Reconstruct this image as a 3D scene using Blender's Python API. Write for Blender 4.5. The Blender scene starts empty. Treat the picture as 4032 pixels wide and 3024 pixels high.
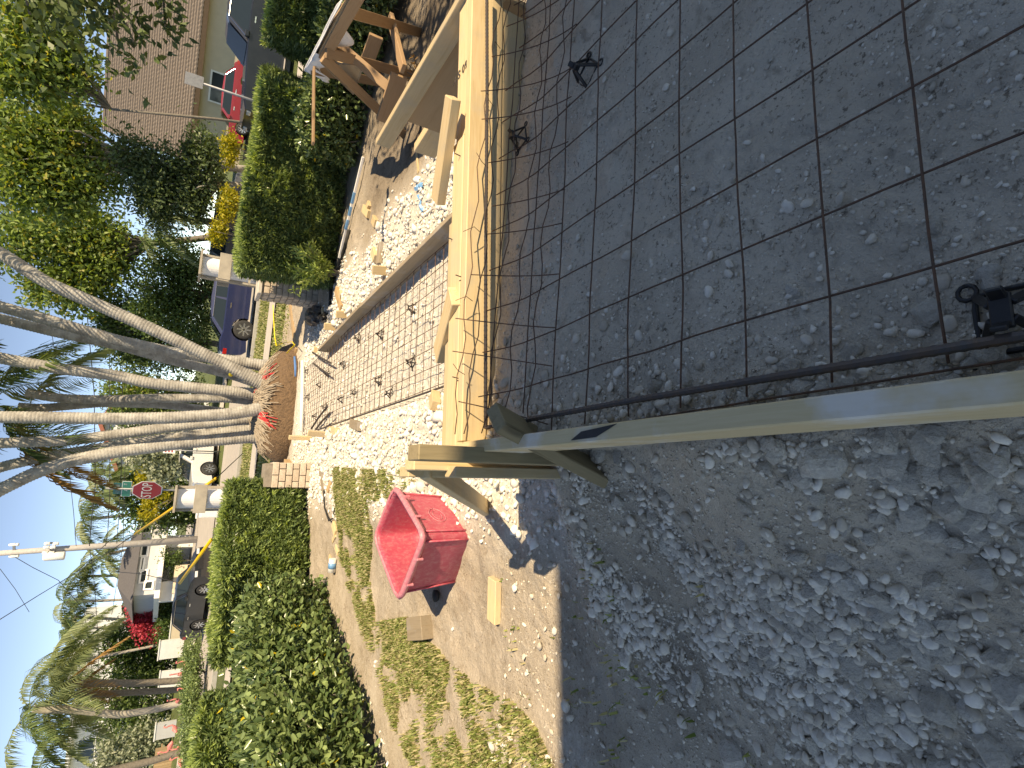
import bpy, bmesh, math, random
import numpy as np
from mathutils import Vector, Matrix

# ------------------------------------------------------------------ camera, sky, sun, exposure
scene = bpy.context.scene
COL = scene.collection
FPX = 2115.0; PITCH = math.radians(30.5); ROLL = math.radians(6.8); CAM_H = 1.75
_F = np.array([0, math.cos(PITCH), -math.sin(PITCH)]); _R0 = np.array([1., 0, 0]); _U0 = np.cross(_R0, _F)
_R = math.cos(ROLL) * _R0 + math.sin(ROLL) * _U0; _U = -math.sin(ROLL) * _R0 + math.cos(ROLL) * _U0
CAMP = np.array([0, 0, CAM_H])
cd = bpy.data.cameras.new('camera'); cam = bpy.data.objects.new('camera', cd); COL.objects.link(cam)
cd.sensor_fit = 'HORIZONTAL'; cd.sensor_width = 36.0; cd.lens = FPX / 4032 * 36.0
cd.clip_start = 0.02; cd.clip_end = 2000
_X, _Y, _Z = -_U, _R, -_F            # the photograph lies on its side: the place's "up" is the picture's left
cam.matrix_world = Matrix(((_X[0], _Y[0], _Z[0], 0), (_X[1], _Y[1], _Z[1], 0), (_X[2], _Y[2], _Z[2], CAM_H), (0, 0, 0, 1)))
scene.camera = cam

SUN_AZ = math.radians(133.0); SUN_EL = math.radians(47.0)
SUND = np.array([math.sin(SUN_AZ) * math.cos(SUN_EL), math.cos(SUN_AZ) * math.cos(SUN_EL), math.sin(SUN_EL)])
w = bpy.data.worlds.new('World'); scene.world = w; w.use_nodes = True
nt = w.node_tree; bg = nt.nodes['Background']
sky = nt.nodes.new('ShaderNodeTexSky'); sky.sky_type = 'NISHITA'; sky.sun_disc = False
sky.sun_elevation = SUN_EL; sky.sun_rotation = SUN_AZ; sky.air_density = 0.40; sky.dust_density = 0.0; sky.ozone_density = 6.0; sky.altitude = 0
nt.links.new(sky.outputs[0], bg.inputs[0]); bg.inputs[1].default_value = 0.15
sd = bpy.data.lights.new('sun', 'SUN'); so = bpy.data.objects.new('sun', sd); COL.objects.link(so)
sd.energy = 3.1; sd.angle = math.radians(0.5); sd.color = (1.0, 0.99, 0.975)
so.rotation_euler = Vector(SUND).to_track_quat('Z', 'Y').to_euler(); so.location = (6, -6, 12)
scene.view_settings.view_transform = 'Standard'; scene.view_settings.look = 'None'
scene.view_settings.exposure = 1.2; scene.view_settings.use_white_balance = True; scene.view_settings.white_balance_temperature = 11800; scene.view_settings.gamma = 1.0; scene.view_settings.use_curve_mapping = False
scene.render.engine = 'CYCLES'
scene.cycles.max_bounces = 6; scene.cycles.diffuse_bounces = 4; scene.cycles.transparent_max_bounces = 6
scene.cycles.transmission_bounces = 3; scene.cycles.glossy_bounces = 3

# ------------------------------------------------------------------ helpers
rng = np.random.default_rng(11); random.seed(11)
def ray(px, py):
    return _F + _R * ((3024 - py) - 1512) / FPX - _U * (px - 2016) / FPX
def gz(px, py, z):                        # the point at height z along a direction seen in the photograph
    d = ray(px, py); return CAMP + d * ((z - CAM_H) / d[2])
def gy(px, py, Y):                        # the point at distance Y
    d = ray(px, py); return CAMP + d * (Y / d[1])
TH = math.radians(12.0)
ER = np.array([math.cos(TH), math.sin(TH), 0]); EF = np.array([-math.sin(TH), math.cos(TH), 0]); EZ = np.array([0, 0, 1.])
def L(a, b, z=0.0):                       # lot frame: a to the right, b towards the street
    return ER * a + EF * b + EZ * z
def ab(x, y):
    return x * ER[0] + y * ER[1], x * EF[0] + y * EF[1]

def _hash(ix, iy, seed):
    h = (ix.astype(np.int64) * 374761393 + iy.astype(np.int64) * 668265263 + seed * 974711) & 0x7fffffff
    h = ((h ^ (h >> 13)) * 1274126177) & 0x7fffffff
    return ((h ^ (h >> 16)) & 0xffff) / 65535.0
def vnoise(x, y, seed=0):
    x = np.asarray(x, float); y = np.asarray(y, float)
    ix = np.floor(x); iy = np.floor(y); fx = x - ix; fy = y - iy
    fx = fx * fx * (3 - 2 * fx); fy = fy * fy * (3 - 2 * fy)
    a = _hash(ix, iy, seed); b = _hash(ix + 1, iy, seed); c = _hash(ix, iy + 1, seed); d = _hash(ix + 1, iy + 1, seed)
    return (a * (1 - fx) + b * fx) * (1 - fy) + (c * (1 - fx) + d * fx) * fy
def fbm(x, y, seed=0, oct=4):
    s = 0; amp = 1; t = 0
    for o in range(oct):
        s = s + amp * vnoise(np.asarray(x) * 2 ** o, np.asarray(y) * 2 ** o, seed + o * 17); t += amp; amp *= .5
    return s / t
def sstep(e0, e1, x):
    t = np.clip((np.asarray(x, float) - e0) / (e1 - e0), 0, 1); return t * t * (3 - 2 * t)

def tag(o, label=None, cat=None, group=None, kind=None):
    if label: o['label'] = label
    if cat: o['category'] = cat
    if group: o['group'] = group
    if kind: o['kind'] = kind
    return o
def thing(name, label, cat, loc=(0, 0, 0), group=None):
    o = bpy.data.objects.new(name, None); COL.objects.link(o); o.location = tuple(float(v) for v in loc)
    o.empty_display_size = .1
    return tag(o, label, cat, group)
def world_loc(o):
    p = np.array(o.location, float)
    while o.parent is not None:
        o = o.parent; p = p + np.array(o.location, float)
    return p
def mesh_np(name, V, F=None, tris=None, quads=None):
    """mesh from arrays; F a list of index lists, or tris / quads arrays"""
    me = bpy.data.meshes.new(name); V = np.asarray(V, np.float32)
    if F is not None:
        me.from_pydata([tuple(v) for v in V.tolist()], [], F)
    else:
        loops = []; counts = []
        if tris is not None and len(tris): loops.append(np.asarray(tris, np.int32).ravel()); counts.append(np.full(len(tris), 3, np.int32))
        if quads is not None and len(quads): loops.append(np.asarray(quads, np.int32).ravel()); counts.append(np.full(len(quads), 4, np.int32))
        lp = np.concatenate(loops); ct = np.concatenate(counts)
        me.vertices.add(len(V)); me.vertices.foreach_set('co', V.ravel())
        me.loops.add(len(lp)); me.loops.foreach_set('vertex_index', lp)
        me.polygons.add(len(ct)); st = np.zeros(len(ct), np.int32); st[1:] = np.cumsum(ct)[:-1]
        me.polygons.foreach_set('loop_start', st)
        try: me.polygons.foreach_set('loop_total', ct)
        except Exception: pass
        me.update(calc_edges=True)
    me.validate(verbose=False)
    return me
def put(name, me, mat, parent=None, loc=(0, 0, 0), smooth=False):
    if mat is not None and not me.materials: me.materials.append(mat)
    o = bpy.data.objects.new(name, me); COL.objects.link(o); o.location = tuple(float(v) for v in loc)
    if parent is not None: o.parent = parent
    if smooth: me.polygons.foreach_set('use_smooth', np.ones(len(me.polygons), bool))
    return o

class MB:
    """collects simple shapes in world coordinates; build() links them as one mesh"""
    def __init__(s): s.v = []; s.f = []
    def add(s, V, F):
        o = len(s.v); s.v.extend([tuple(float(c) for c in p) for p in V]); s.f.extend([[i + o for i in f] for f in F]); return s
    def frame_box(s, c, ax, ay, az):       # centre and three half-axis vectors
        c, ax, ay, az = (np.asarray(t, float) for t in (c, ax, ay, az))
        V = [c + i * ax + j * ay + k * az for i in (-1, 1) for j in (-1, 1) for k in (-1, 1)]
        return s.add(V, [[0, 1, 3, 2], [4, 6, 7, 5], [0, 4, 5, 1], [2, 3, 7, 6], [0, 2, 6, 4], [1, 5, 7, 3]])
    def box(s, lo, hi):
        lo = np.asarray(lo, float); hi = np.asarray(hi, float); h = (hi - lo) / 2
        return s.frame_box((lo + hi) / 2, (h[0], 0, 0), (0, h[1], 0), (0, 0, h[2]))
    def bar(s, p0, p1, w, h, up=(0, 0, 1)):
        p0 = np.asarray(p0, float); p1 = np.asarray(p1, float); d = p1 - p0; ln = np.linalg.norm(d); d = d / ln
        up = np.asarray(up, float); sd_ = np.cross(d, up)
        if np.linalg.norm(sd_) < 1e-4: sd_ = np.cross(d, (1, 0, 0))
        sd_ = sd_ / np.linalg.norm(sd_); u = np.cross(sd_, d)
        return s.frame_box((p0 + p1) / 2, d * ln / 2, sd_ * w / 2, u * h / 2)
    def tube(s, pts, r, n=8, cap=True):
        P = np.asarray(pts, float); m = len(P); r = np.broadcast_to(np.asarray(r, float), (m,))
        T = np.gradient(P, axis=0); T /= np.linalg.norm(T, axis=1)[:, None] + 1e-12
        ref = np.array([0, 0, 1.]) if abs(T[0][2]) < .9 else np.array([1., 0, 0])
        u = np.cross(T[0], ref); u /= np.linalg.norm(u); V = []
        for i in range(m):
            u = u - T[i] * (u @ T[i]); u /= np.linalg.norm(u); v = np.cross(T[i], u)
            for k in range(n):
                a = 2 * math.pi * k / n; V.append(P[i] + r[i] * (math.cos(a) * u + math.sin(a) * v))
        F = [[i * n + k, i * n + (k + 1) % n, (i + 1) * n + (k + 1) % n, (i + 1) * n + k] for i in range(m - 1) for k in range(n)]
        if cap: F += [list(range(n))[::-1], [(m - 1) * n + k for k in range(n)]]
        return s.add(V, F)
    def lathe(s, c, prof, n=16, axis='z'):
        V = []; c = np.asarray(c, float)
        for r_, z_ in prof:
            for k in range(n):
                a = 2 * math.pi * k / n; p = (r_ * math.cos(a), r_ * math.sin(a), z_)
                if axis == 'x': p = (p[2], p[0], p[1])
                if axis == 'y': p = (p[0], p[2], p[1])
                V.append(c + p)
        m = len(prof)
        F = [[i * n + k, i * n + (k + 1) % n, (i + 1) * n + (k + 1) % n, (i + 1) * n + k] for i in range(m - 1) for k in range(n)]
        F += [list(range(n))[::-1], [(m - 1) * n + k for k in range(n)]]
        return s.add(V, F)
    def prism(s, poly, d):                 # polygon (3-D points) pushed along d
        P = np.asarray(poly, float); n = len(P); d = np.asarray(d, float)
        V = list(P) + list(P + d)
        return s.add(V, [list(range(n))[::-1], [n + i for i in range(n)]] + [[i, (i + 1) % n, n + (i + 1) % n, n + i] for i in range(n)])
    def build(s, name, mat, parent=None, smooth=False, bevel=0.0, loc=None):
        V = np.array(s.v, float); off = np.zeros(3)
        if parent is not None: off = world_loc(parent)
        l = np.zeros(3) if loc is None else np.asarray(loc, float) - off
        me = mesh_np(name, V - off - l, F=s.f)
        bm = bmesh.new(); bm.from_mesh(me); bmesh.ops.recalc_face_normals(bm, faces=bm.faces)
        if bevel > 0: bmesh.ops.bevel(bm, geom=list(bm.edges), offset=bevel, segments=1, profile=.5, affect='EDGES', clamp_overlap=True)
        bm.to_mesh(me); bm.free()
        return put(name, me, mat, parent, l, smooth)

def board(name, p0, p1, w, h, mat, parent=None, up=(0, 0, 1), bevel=.003, roll=0.0):
    """a piece of lumber from p0 to p1 (centre line), w across, h along up; its own frame runs along the grain"""
    p0 = np.asarray(p0, float); p1 = np.asarray(p1, float); d = p1 - p0; ln = float(np.linalg.norm(d)); d /= ln
    up = np.asarray(up, float); s_ = np.cross(up, d)
    if np.linalg.norm(s_) < 1e-3: s_ = np.cross((0, 1, 0), d)
    s_ /= np.linalg.norm(s_); u = np.cross(d, s_)
    if roll: s_, u = s_ * math.cos(roll) + u * math.sin(roll), u * math.cos(roll) - s_ * math.sin(roll)
    me = bpy.data.meshes.new(name); bm = bmesh.new(); bmesh.ops.create_cube(bm, size=1.0)
    for v in bm.verts: v.co = (v.co.x * ln, v.co.y * w, v.co.z * h)
    if bevel: bmesh.ops.bevel(bm, geom=list(bm.edges), offset=bevel, segments=1, affect='EDGES', clamp_overlap=True)
    bm.to_mesh(me); bm.free()
    o = put(name, me, mat, parent)
    c = (p0 + p1) / 2 - (world_loc(parent) if parent is not None else 0)
    o.matrix_local = Matrix(((d[0], s_[0], u[0], c[0]), (d[1], s_[1], u[1], c[1]), (d[2], s_[2], u[2], c[2]), (0, 0, 0, 1)))
    return o
def copy_tree(o, parent=None):
    c = o.copy(); COL.objects.link(c); c.parent = parent
    for ch in list(o.children): copy_tree(ch, c)
    return c

# ------------------------------------------------------------------ materials
MATS = {}
def newmat(name):
    m = bpy.data.materials.new(name); m.use_nodes = True; MATS[name] = m
    return m, m.node_tree, m.node_tree.nodes['Principled BSDF']
def nd(t, typ, **kw):
    n = t.nodes.new(typ)
    for k, v in kw.items(): setattr(n, k, v)
    return n
def c4(c): return (c[0], c[1], c[2], 1.0)
def mixc(t, fac, a, b, blend='MIX'):
    n = nd(t, 'ShaderNodeMix', data_type='RGBA', blend_type=blend)
    for sock, val in ((n.inputs[0], fac), (n.inputs[6], a), (n.inputs[7], b)):
        if hasattr(val, 'is_output'): t.links.new(val, sock)
        elif isinstance(val, (tuple, list)): sock.default_value = c4(val)
        else: sock.default_value = val
    return n.outputs[2]
def noise(t, scale, detail=4.0, rough=.55, vec=None, dist=0.0):
    n = nd(t, 'ShaderNodeTexNoise'); n.inputs['Scale'].default_value = scale; n.inputs['Detail'].default_value = detail
    n.inputs['Roughness'].default_value = rough; n.inputs['Distortion'].default_value = dist
    if vec is not None: t.links.new(vec, n.inputs['Vector'])
    return n.outputs['Fac']
def ramp(t, fac, stops):
    n = nd(t, 'ShaderNodeValToRGB'); e = n.color_ramp.elements
    while len(e) < len(stops): e.new(.5)
    for el, (p, c) in zip(e, stops):
        el.position = p; el.color = c4(c) if isinstance(c, (tuple, list)) else (c, c, c, 1)
    t.links.new(fac, n.inputs[0]); return n.outputs[0]
def coords(t, kind='Object', scale=(1, 1, 1)):
    n = nd(t, 'ShaderNodeTexCoord'); mp = nd(t, 'ShaderNodeMapping'); mp.inputs['Scale'].default_value = scale
    if kind == 'World':
        g = nd(t, 'ShaderNodeNewGeometry'); t.links.new(g.outputs['Position'], mp.inputs[0])
    else: t.links.new(n.outputs[kind], mp.inputs[0])
    return mp.outputs[0]
def bump(t, b, h, strength=.4, dist=.02):
    n = nd(t, 'ShaderNodeBump'); n.inputs['Strength'].default_value = strength; n.inputs['Distance'].default_value = dist
    t.links.new(h, n.inputs['Height']); t.links.new(n.outputs[0], b.inputs['Normal'])
def simple(name, c1, c2=None, scale=20, rough=.7, bmp=.2, bd=.01, metal=0.0, coat=0.0, kind='Object', spec=None, detail=4):
    m, t, b = newmat(name); vec = coords(t, kind)
    n = noise(t, scale, detail, .6, vec)
    col = mixc(t, ramp(t, n, [(.3, 0.0), (.7, 1.0)]), c1, c2 if c2 else tuple(x * .8 for x in c1))
    t.links.new(col, b.inputs['Base Color']); b.inputs['Roughness'].default_value = rough; b.inputs['Metallic'].default_value = metal
    if coat: b.inputs['Coat Weight'].default_value = coat; b.inputs['Coat Roughness'].default_value = .05
    if spec is not None: b.inputs['Specular IOR Level'].default_value = spec
    if bmp: bump(t, b, n, bmp, bd)
    return m
def leafmat(name, dark, light, rough=.45, trans=.35, yellow=None, yfrac=.02):
    m, t, b = newmat(name)
    g = nd(t, 'ShaderNodeNewGeometry')
    rnd = g.outputs['Random Per Island']
    col = ramp(t, rnd, [(0, dark), (.6, tuple((d + l) / 2 for d, l in zip(dark, light))), (1, light)])
    if yellow:
        wn = nd(t, 'ShaderNodeTexWhiteNoise', noise_dimensions='1D'); t.links.new(rnd, wn.inputs['W'])
        gt = nd(t, 'ShaderNodeMath', operation='LESS_THAN'); gt.inputs[1].default_value = yfrac; t.links.new(wn.outputs['Value'], gt.inputs[0])
        col = mixc(t, gt.outputs[0], col, yellow)
    t.links.new(col, b.inputs['Base Color']); b.inputs['Roughness'].default_value = rough
    tr = nd(t, 'ShaderNodeBsdfTranslucent'); t.links.new(mixc(t, 1.0, col, (1.0, 1.0, .45), 'MULTIPLY'), tr.inputs['Color'])
    mx = nd(t, 'ShaderNodeMixShader'); mx.inputs[0].default_value = trans
    t.links.new(b.outputs[0], mx.inputs[1]); t.links.new(tr.outputs[0], mx.inputs[2])
    t.links.new(mx.outputs[0], t.nodes['Material Output'].inputs['Surface'])
    return m
def woodmat(name, c1, c2, c3, stain=None, rough=.7, gscale=1.0, knots=True):
    """lumber: grain along local X, rings bent by noise, knots, a little colour change from piece to piece"""
    m, t, b = newmat(name)
    tc = nd(t, 'ShaderNodeTexCoord'); oi = nd(t, 'ShaderNodeObjectInfo')
    ad = nd(t, 'ShaderNodeVectorMath', operation='ADD'); cmb = nd(t, 'ShaderNodeCombineXYZ')
    ml = nd(t, 'ShaderNodeMath', operation='MULTIPLY'); ml.inputs[1].default_value = 37.0; t.links.new(oi.outputs['Random'], ml.inputs[0])
    for i in range(3): t.links.new(ml.outputs[0], cmb.inputs[i])
    t.links.new(tc.outputs['Object'], ad.inputs[0]); t.links.new(cmb.outputs[0], ad.inputs[1])
    mp = nd(t, 'ShaderNodeMapping'); mp.inputs['Scale'].default_value = (1.6 * gscale, 22 * gscale, 22 * gscale); t.links.new(ad.outputs[0], mp.inputs[0])
    n1 = noise(t, 2.2, 5, .6, mp.outputs[0], .6)
    mp2 = nd(t, 'ShaderNodeMapping'); mp2.inputs['Scale'].default_value = (3 * gscale, 120 * gscale, 120 * gscale); t.links.new(ad.outputs[0], mp2.inputs[0])
    n2 = noise(t, 1.5, 3, .5, mp2.outputs[0])
    col = ramp(t, n1, [(.25, c1), (.5, c2), (.62, c1), (.8, c3)])
    col = mixc(t, .3, col, ramp(t, n2, [(.3, c3), (.7, c1)]))
    if knots:
        vo = nd(t, 'ShaderNodeTexVoronoi'); vo.inputs['Scale'].default_value = 2.6
        mp3 = nd(t, 'ShaderNodeMapping'); mp3.inputs['Scale'].default_value = (.55, 2.0, 2.0); t.links.new(ad.outputs[0], mp3.inputs[0])
        t.links.new(mp3.outputs[0], vo.inputs['Vector'])
        col = mixc(t, ramp(t, vo.outputs['Distance'], [(.05, 0.75), (.1, 0.0)]), col, tuple(x * .38 for x in c3))
    dirt = noise(t, 5.0, 5, .6, ad.outputs[0])
    if stain: col = mixc(t, ramp(t, dirt, [(.5, 0.0), (.64, .8)]), col, stain)
    hv = nd(t, 'ShaderNodeHueSaturation'); mr = nd(t, 'ShaderNodeMapRange'); mr.inputs[3].default_value = .82; mr.inputs[4].default_value = 1.12
    t.links.new(oi.outputs['Random'], mr.inputs[0]); t.links.new(mr.outputs[0], hv.inputs['Value']); t.links.new(col, hv.inputs['Color'])
    t.links.new(hv.outputs[0], b.inputs['Base Color']); b.inputs['Roughness'].default_value = rough
    bump(t, b, n2, .25, .002)
    return m

# lumber and site materials
woodmat('pine', (.60, .45, .26), (.68, .54, .34), (.48, .32, .16), stain=(.52, .42, .29))
woodmat('pine_stained', (.58, .45, .26), (.64, .51, .32), (.46, .33, .17), stain=(.66, .64, .60))
woodmat('pine_treated_shaded', (.24, .19, .11), (.30, .24, .145), (.16, .125, .075))  # treated lumber, with the house shade darkened into its colour
woodmat('pine_weathered', (.30, .24, .17), (.36, .29, .21), (.22, .17, .12), stain=(.34, .31, .28))
woodmat('plywood', (.40, .27, .15), (.46, .32, .19), (.32, .20, .10), gscale=.6)
woodmat('bench_wood', (.33, .20, .11), (.38, .25, .15), (.25, .15, .08))
simple('rust_wire', (.16, .075, .045), (.07, .045, .035), 60, .75, .2, .002)
simple('rebar_steel', (.085, .09, .10), (.14, .10, .08), 40, .55, .3, .002, metal=.6)
simple('black_plastic', (.010, .010, .012), (.02, .02, .022), 60, .38, .1, .002)
def dusty(name, c1, c2, dust, rough):
    m, t, b = newmat(name); vec = coords(t, 'World'); n1 = noise(t, 4, 5, .6, vec); n2 = noise(t, 38, 5, .7, vec, .5)
    col = mixc(t, ramp(t, n1, [(.3, 0.0), (.7, 1.0)]), c1, c2); col = mixc(t, ramp(t, n2, [(.45, 0.0), (.8, .55)]), col, dust); sc = noise(t, 9, 3, .5, coords(t, 'World', (14, 14, 1.2)))
    col = mixc(t, ramp(t, sc, [(.62, 0.0), (.72, .4)]), col, dust); t.links.new(col, b.inputs['Base Color']); b.inputs['Roughness'].default_value = rough; bump(t, b, n2, .12, .004); return m
dusty('tub_plastic', (.52, .085, .135), (.46, .060, .10), (.60, .34, .34), .5)
dusty('tub_rim', (.62, .22, .27), (.55, .15, .20), (.68, .46, .46), .5)
simple('cloth_white', (.78, .78, .80), (.66, .67, .70), 14, .85, .3, .01)
simple('paint_white', (.78, .78, .76), (.70, .70, .69), 8, .6, .08, .004)
simple('tube_card', (.80, .79, .80), (.72, .71, .72), 5, .6, .05, .004)
simple('tube_wood', (.40, .36, .30), (.30, .27, .23), 9, .8, .2, .01)
simple('blue_plastic', (.10, .28, .52), (.16, .36, .60), 9, .4, .1, .01)
simple('yellow_tape', (.85, .68, .03), (.80, .60, .02), 12, .5, .1, .01)
simple('rubber', (.018, .018, .018), (.03, .03, .03), 30, .8, .2, .005)
# ------------------------------------------------------------------ ground
A_IN, B_FR, Z_TOP = 0.128, 1.62, 0.97            # inner face of the left form, inner face of the front form, top of the forms
def z_mesh(x, y): return 0.76 - 0.09 * (x - 1.35)
def z_yard(x, y, rough=True):
    x = np.asarray(x, float); y = np.asarray(y, float); a, b = ab(x, y)
    dl = np.maximum(A_IN - .04 - a, 0); df = np.maximum(b - (B_FR + .05), 0); dr = np.maximum(a - 3.4, 0)
    fall = np.clip(1 - dl / 1.25, 0, 1) ** 1.7 * np.clip(1 - df / .42, 0, 1) ** 1.2 * np.clip(1 - dr / .8, 0, 1)
    yard = .22 + .03 * (fbm(x * 1.3, y * 1.3, 3) - .5) * 2 - .012 * np.clip(y - 7, 0, 12)
    pile = sstep(-.9, -.1, a) * sstep(.66, .5, a) * sstep(1.9, 2.3, b) * sstep(7.6, 6.6, b)
    pile = np.maximum(pile, sstep(1.84, 1.95, a) * sstep(2.9, 2.3, a) * sstep(2.2, 2.6, b) * sstep(7.6, 6.8, b))
    yard = yard + .06 * pile * (.4 + fbm(x * 4, y * 4, 8))
    walk = sstep(.60, .66, a) * sstep(1.78, 1.74, a) * sstep(1.7, 1.9, b) * sstep(9.6, 9.0, b)
    yard = yard * (1 - walk) + (.195 - .010 * np.clip(y - 7, 0, 3)) * walk
    bank = sstep(2.6, 3.4, a) * sstep(2.6, 3.2, b) * sstep(5.8, 5.0, b)
    yard = yard - .10 * bank * (.6 + .8 * fbm(x * 2.2, y * 2.2, 21))
    bt = .80 - .20 * sstep(.75, 1.25, b)
    out = yard + (bt - yard) * fall
    slab = z_mesh(x, y) - .03
    ins = (a > A_IN - .02) & (b < B_FR + .02) & (a < 3.4)
    z = np.where(ins, slab, out)
    if rough:
        n1 = fbm(x * 7, y * 7, 5, 5) - .5; n2 = fbm(x * 26, y * 26, 9, 3) - .5
        crust = sstep(.50, .56, fbm(x * 3.1 + 5, y * 3.1, 40, 4))
        amp = np.where(ins, .010 * (1 - .5 * sstep(.2, .8, a)) + .006, .030)
        z = z + amp * n1 + np.where(ins, .006, .012) * n2 + np.where(ins, .007 * crust + .004 * sstep(.52, .56, fbm(x * 9 + 3, y * 9, 44, 3)), 0)
        n3 = fbm(x * 42 + 7, y * 42, 61, 3); n4 = vnoise(x * 75, y * 75, 63); patch = .35 + .65 * sstep(.42, .6, fbm(x * 4 + 1, y * 4, 66, 3))
        z = z + np.where(b < 2.2, patch * (.016 * (n3 - .5) + .005 * (n4 - .5) - .008 * sstep(.60, .72, n3) + .006 * sstep(.32, .2, n3)), 0)
    return z
def ground_masks(x, y):
    a, b = ab(x, y)
    ins = (a > A_IN - .02) & (b < B_FR + .02) & (a < 3.4)
    n = fbm(x * 2.3, y * 2.3, 31, 4); n2 = fbm(x * 9, y * 9, 33, 3)
    walk = sstep(.58, .64, a) * sstep(1.80, 1.74, a) * sstep(1.6, 1.8, b) * sstep(9.9, 9.0, b)
    lp = sstep(-.50 + .5 * (n - .5), -.02, a) * sstep(.66, .6, a) * sstep(1.5, 2.0, b) * sstep(7.9, 6.9, b)
    rp = sstep(1.80, 1.88, a) * sstep(3.0, 2.1, a + .9 * (n - .5)) * sstep(2.0, 2.4, b) * sstep(8.4, 6.8, b)
    far = sstep(6.9, 7.6, b) * sstep(-.6, .1, a) * sstep(2.8, 2.2, a) * sstep(10.6, 9.4, b)
    white = np.clip(np.maximum.reduce([walk * .9, lp, rp, far * .9]), 0, 1) * (.72 + .5 * n2)
    white = np.maximum(white, .45 * sstep(.56, .70, fbm(x * 2.6 + 9, y * 2.6, 71)) * sstep(1.6, 2.3, b) * sstep(0, -.5, a) * sstep(5.5, 3.8, b))
    gray = np.where(ins, 1.0, sstep(1.9, 1.2, b) * sstep(-1.9, -.2, a) * .55)
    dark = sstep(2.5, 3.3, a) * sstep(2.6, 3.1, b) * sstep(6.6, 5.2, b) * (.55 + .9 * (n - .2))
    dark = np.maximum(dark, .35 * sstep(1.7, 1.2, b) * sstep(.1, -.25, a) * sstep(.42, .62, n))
    return np.clip(white, 0, 1), np.clip(gray, 0, 1), np.clip(dark, 0, 1)

def make_ground_mat():
    m, t, b = newmat('site_soil'); vec = coords(t, 'World')
    vc = nd(t, 'ShaderNodeVertexColor', layer_name='soil'); sp = nd(t, 'ShaderNodeSeparateColor'); t.links.new(vc.outputs[0], sp.inputs[0])
    n1 = noise(t, 3.0, 6, .6, vec); n2 = noise(t, 45, 5, .65, vec); n3 = noise(t, 12, 5, .6, vec, .8); n4 = noise(t, 160, 3, .6, vec)
    soil = mixc(t, ramp(t, n1, [(.3, 0.0), (.7, 1.0)]), (.37, .31, .245), (.49, .425, .355))
    soil = mixc(t, ramp(t, n2, [(.55, 0.0), (.72, .7)]), soil, (.60, .555, .49))
    soil = mixc(t, ramp(t, n3, [(.3, .55), (.45, 0.0)]), soil, (.23, .18, .135))
    white = mixc(t, ramp(t, n2, [(.3, 0.0), (.62, 1.0)]), (.50, .45, .385), (.78, .755, .71))
    white = mixc(t, ramp(t, n3, [(.56, 0.0), (.72, .6)]), white, (.46, .37, .27))
    gray = mixc(t, ramp(t, n1, [(.35, 0.0), (.65, 1.0)]), (.52, .455, .375), (.66, .59, .495))
    gray = mixc(t, ramp(t, n3, [(.58, 0.0), (.7, .65)]), gray, (.31, .26, .205))
    gray = mixc(t, ramp(t, n4, [(.62, 0.0), (.75, .7)]), gray, (.76, .72, .65))
    pit_shade = noise(t, 85, 4, .7, vec, .4); n5 = noise(t, 7, 4, .6, vec, .6)
    pm = nd(t, 'ShaderNodeMath', operation='MULTIPLY'); t.links.new(ramp(t, pit_shade, [(.36, 1.0), (.44, 0.0)]), pm.inputs[0]); t.links.new(ramp(t, n5, [(.40, .12), (.58, .9)]), pm.inputs[1])
    gray = mixc(t, pm.outputs[0], gray, (.16, .13, .10)); soil = mixc(t, pm.outputs[0], soil, (.15, .11, .075))  # shade of small pits painted as dark specks in fill and soil
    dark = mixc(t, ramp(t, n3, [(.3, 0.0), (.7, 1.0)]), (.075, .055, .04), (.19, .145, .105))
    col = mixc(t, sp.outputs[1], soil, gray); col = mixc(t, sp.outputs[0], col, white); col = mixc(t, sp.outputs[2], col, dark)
    t.links.new(col, b.inputs['Base Color']); b.inputs['Roughness'].default_value = .95; b.inputs['Specular IOR Level'].default_value = .15
    h = nd(t, 'ShaderNodeMath', operation='ADD'); t.links.new(n2, h.inputs[0])
    ml = nd(t, 'ShaderNodeMath', operation='MULTIPLY'); ml.inputs[1].default_value = .6; t.links.new(n4, ml.inputs[0]); t.links.new(ml.outputs[0], h.inputs[1])
    bump(t, b, h.outputs[0], .9, .014)
    return m
make_ground_mat()

def grid_mesh(name, xs, ys, zf):
    X, Y = np.meshgrid(xs, ys); V = np.stack([X, Y, zf(X, Y)], -1).reshape(-1, 3); nx, ny = len(xs), len(ys)
    i = np.arange(nx - 1); j = np.arange(ny - 1); I, J = np.meshgrid(i, j); k = (J * nx + I).ravel()
    return mesh_np(name, V, quads=np.stack([k, k + 1, k + nx + 1, k + nx], 1)), V
xs = np.unique(np.concatenate([np.arange(-6.5, -2.6, .06), np.arange(-2.6, -1.0, .02), np.arange(-1.0, 2.1, .0105), np.arange(2.1, 2.4, .03), np.arange(2.4, 8.0, .06)]))
ys = np.unique(np.concatenate([np.arange(-4.0, .1, .1), np.arange(.1, 1.9, .0105), np.arange(1.9, 4.4, .02), np.arange(4.4, 6, .035), np.arange(6, 13.01, .06)]))
me, V = grid_mesh('yard_soil', xs, ys, z_yard)
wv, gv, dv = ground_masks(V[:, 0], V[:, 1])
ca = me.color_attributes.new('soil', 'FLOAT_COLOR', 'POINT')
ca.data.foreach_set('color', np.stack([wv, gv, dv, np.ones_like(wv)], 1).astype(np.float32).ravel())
yard = put('yard_soil', me, MATS['site_soil'], smooth=True); tag(yard, 'bare limestone soil of the yard under construction', 'ground', kind='structure')

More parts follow.
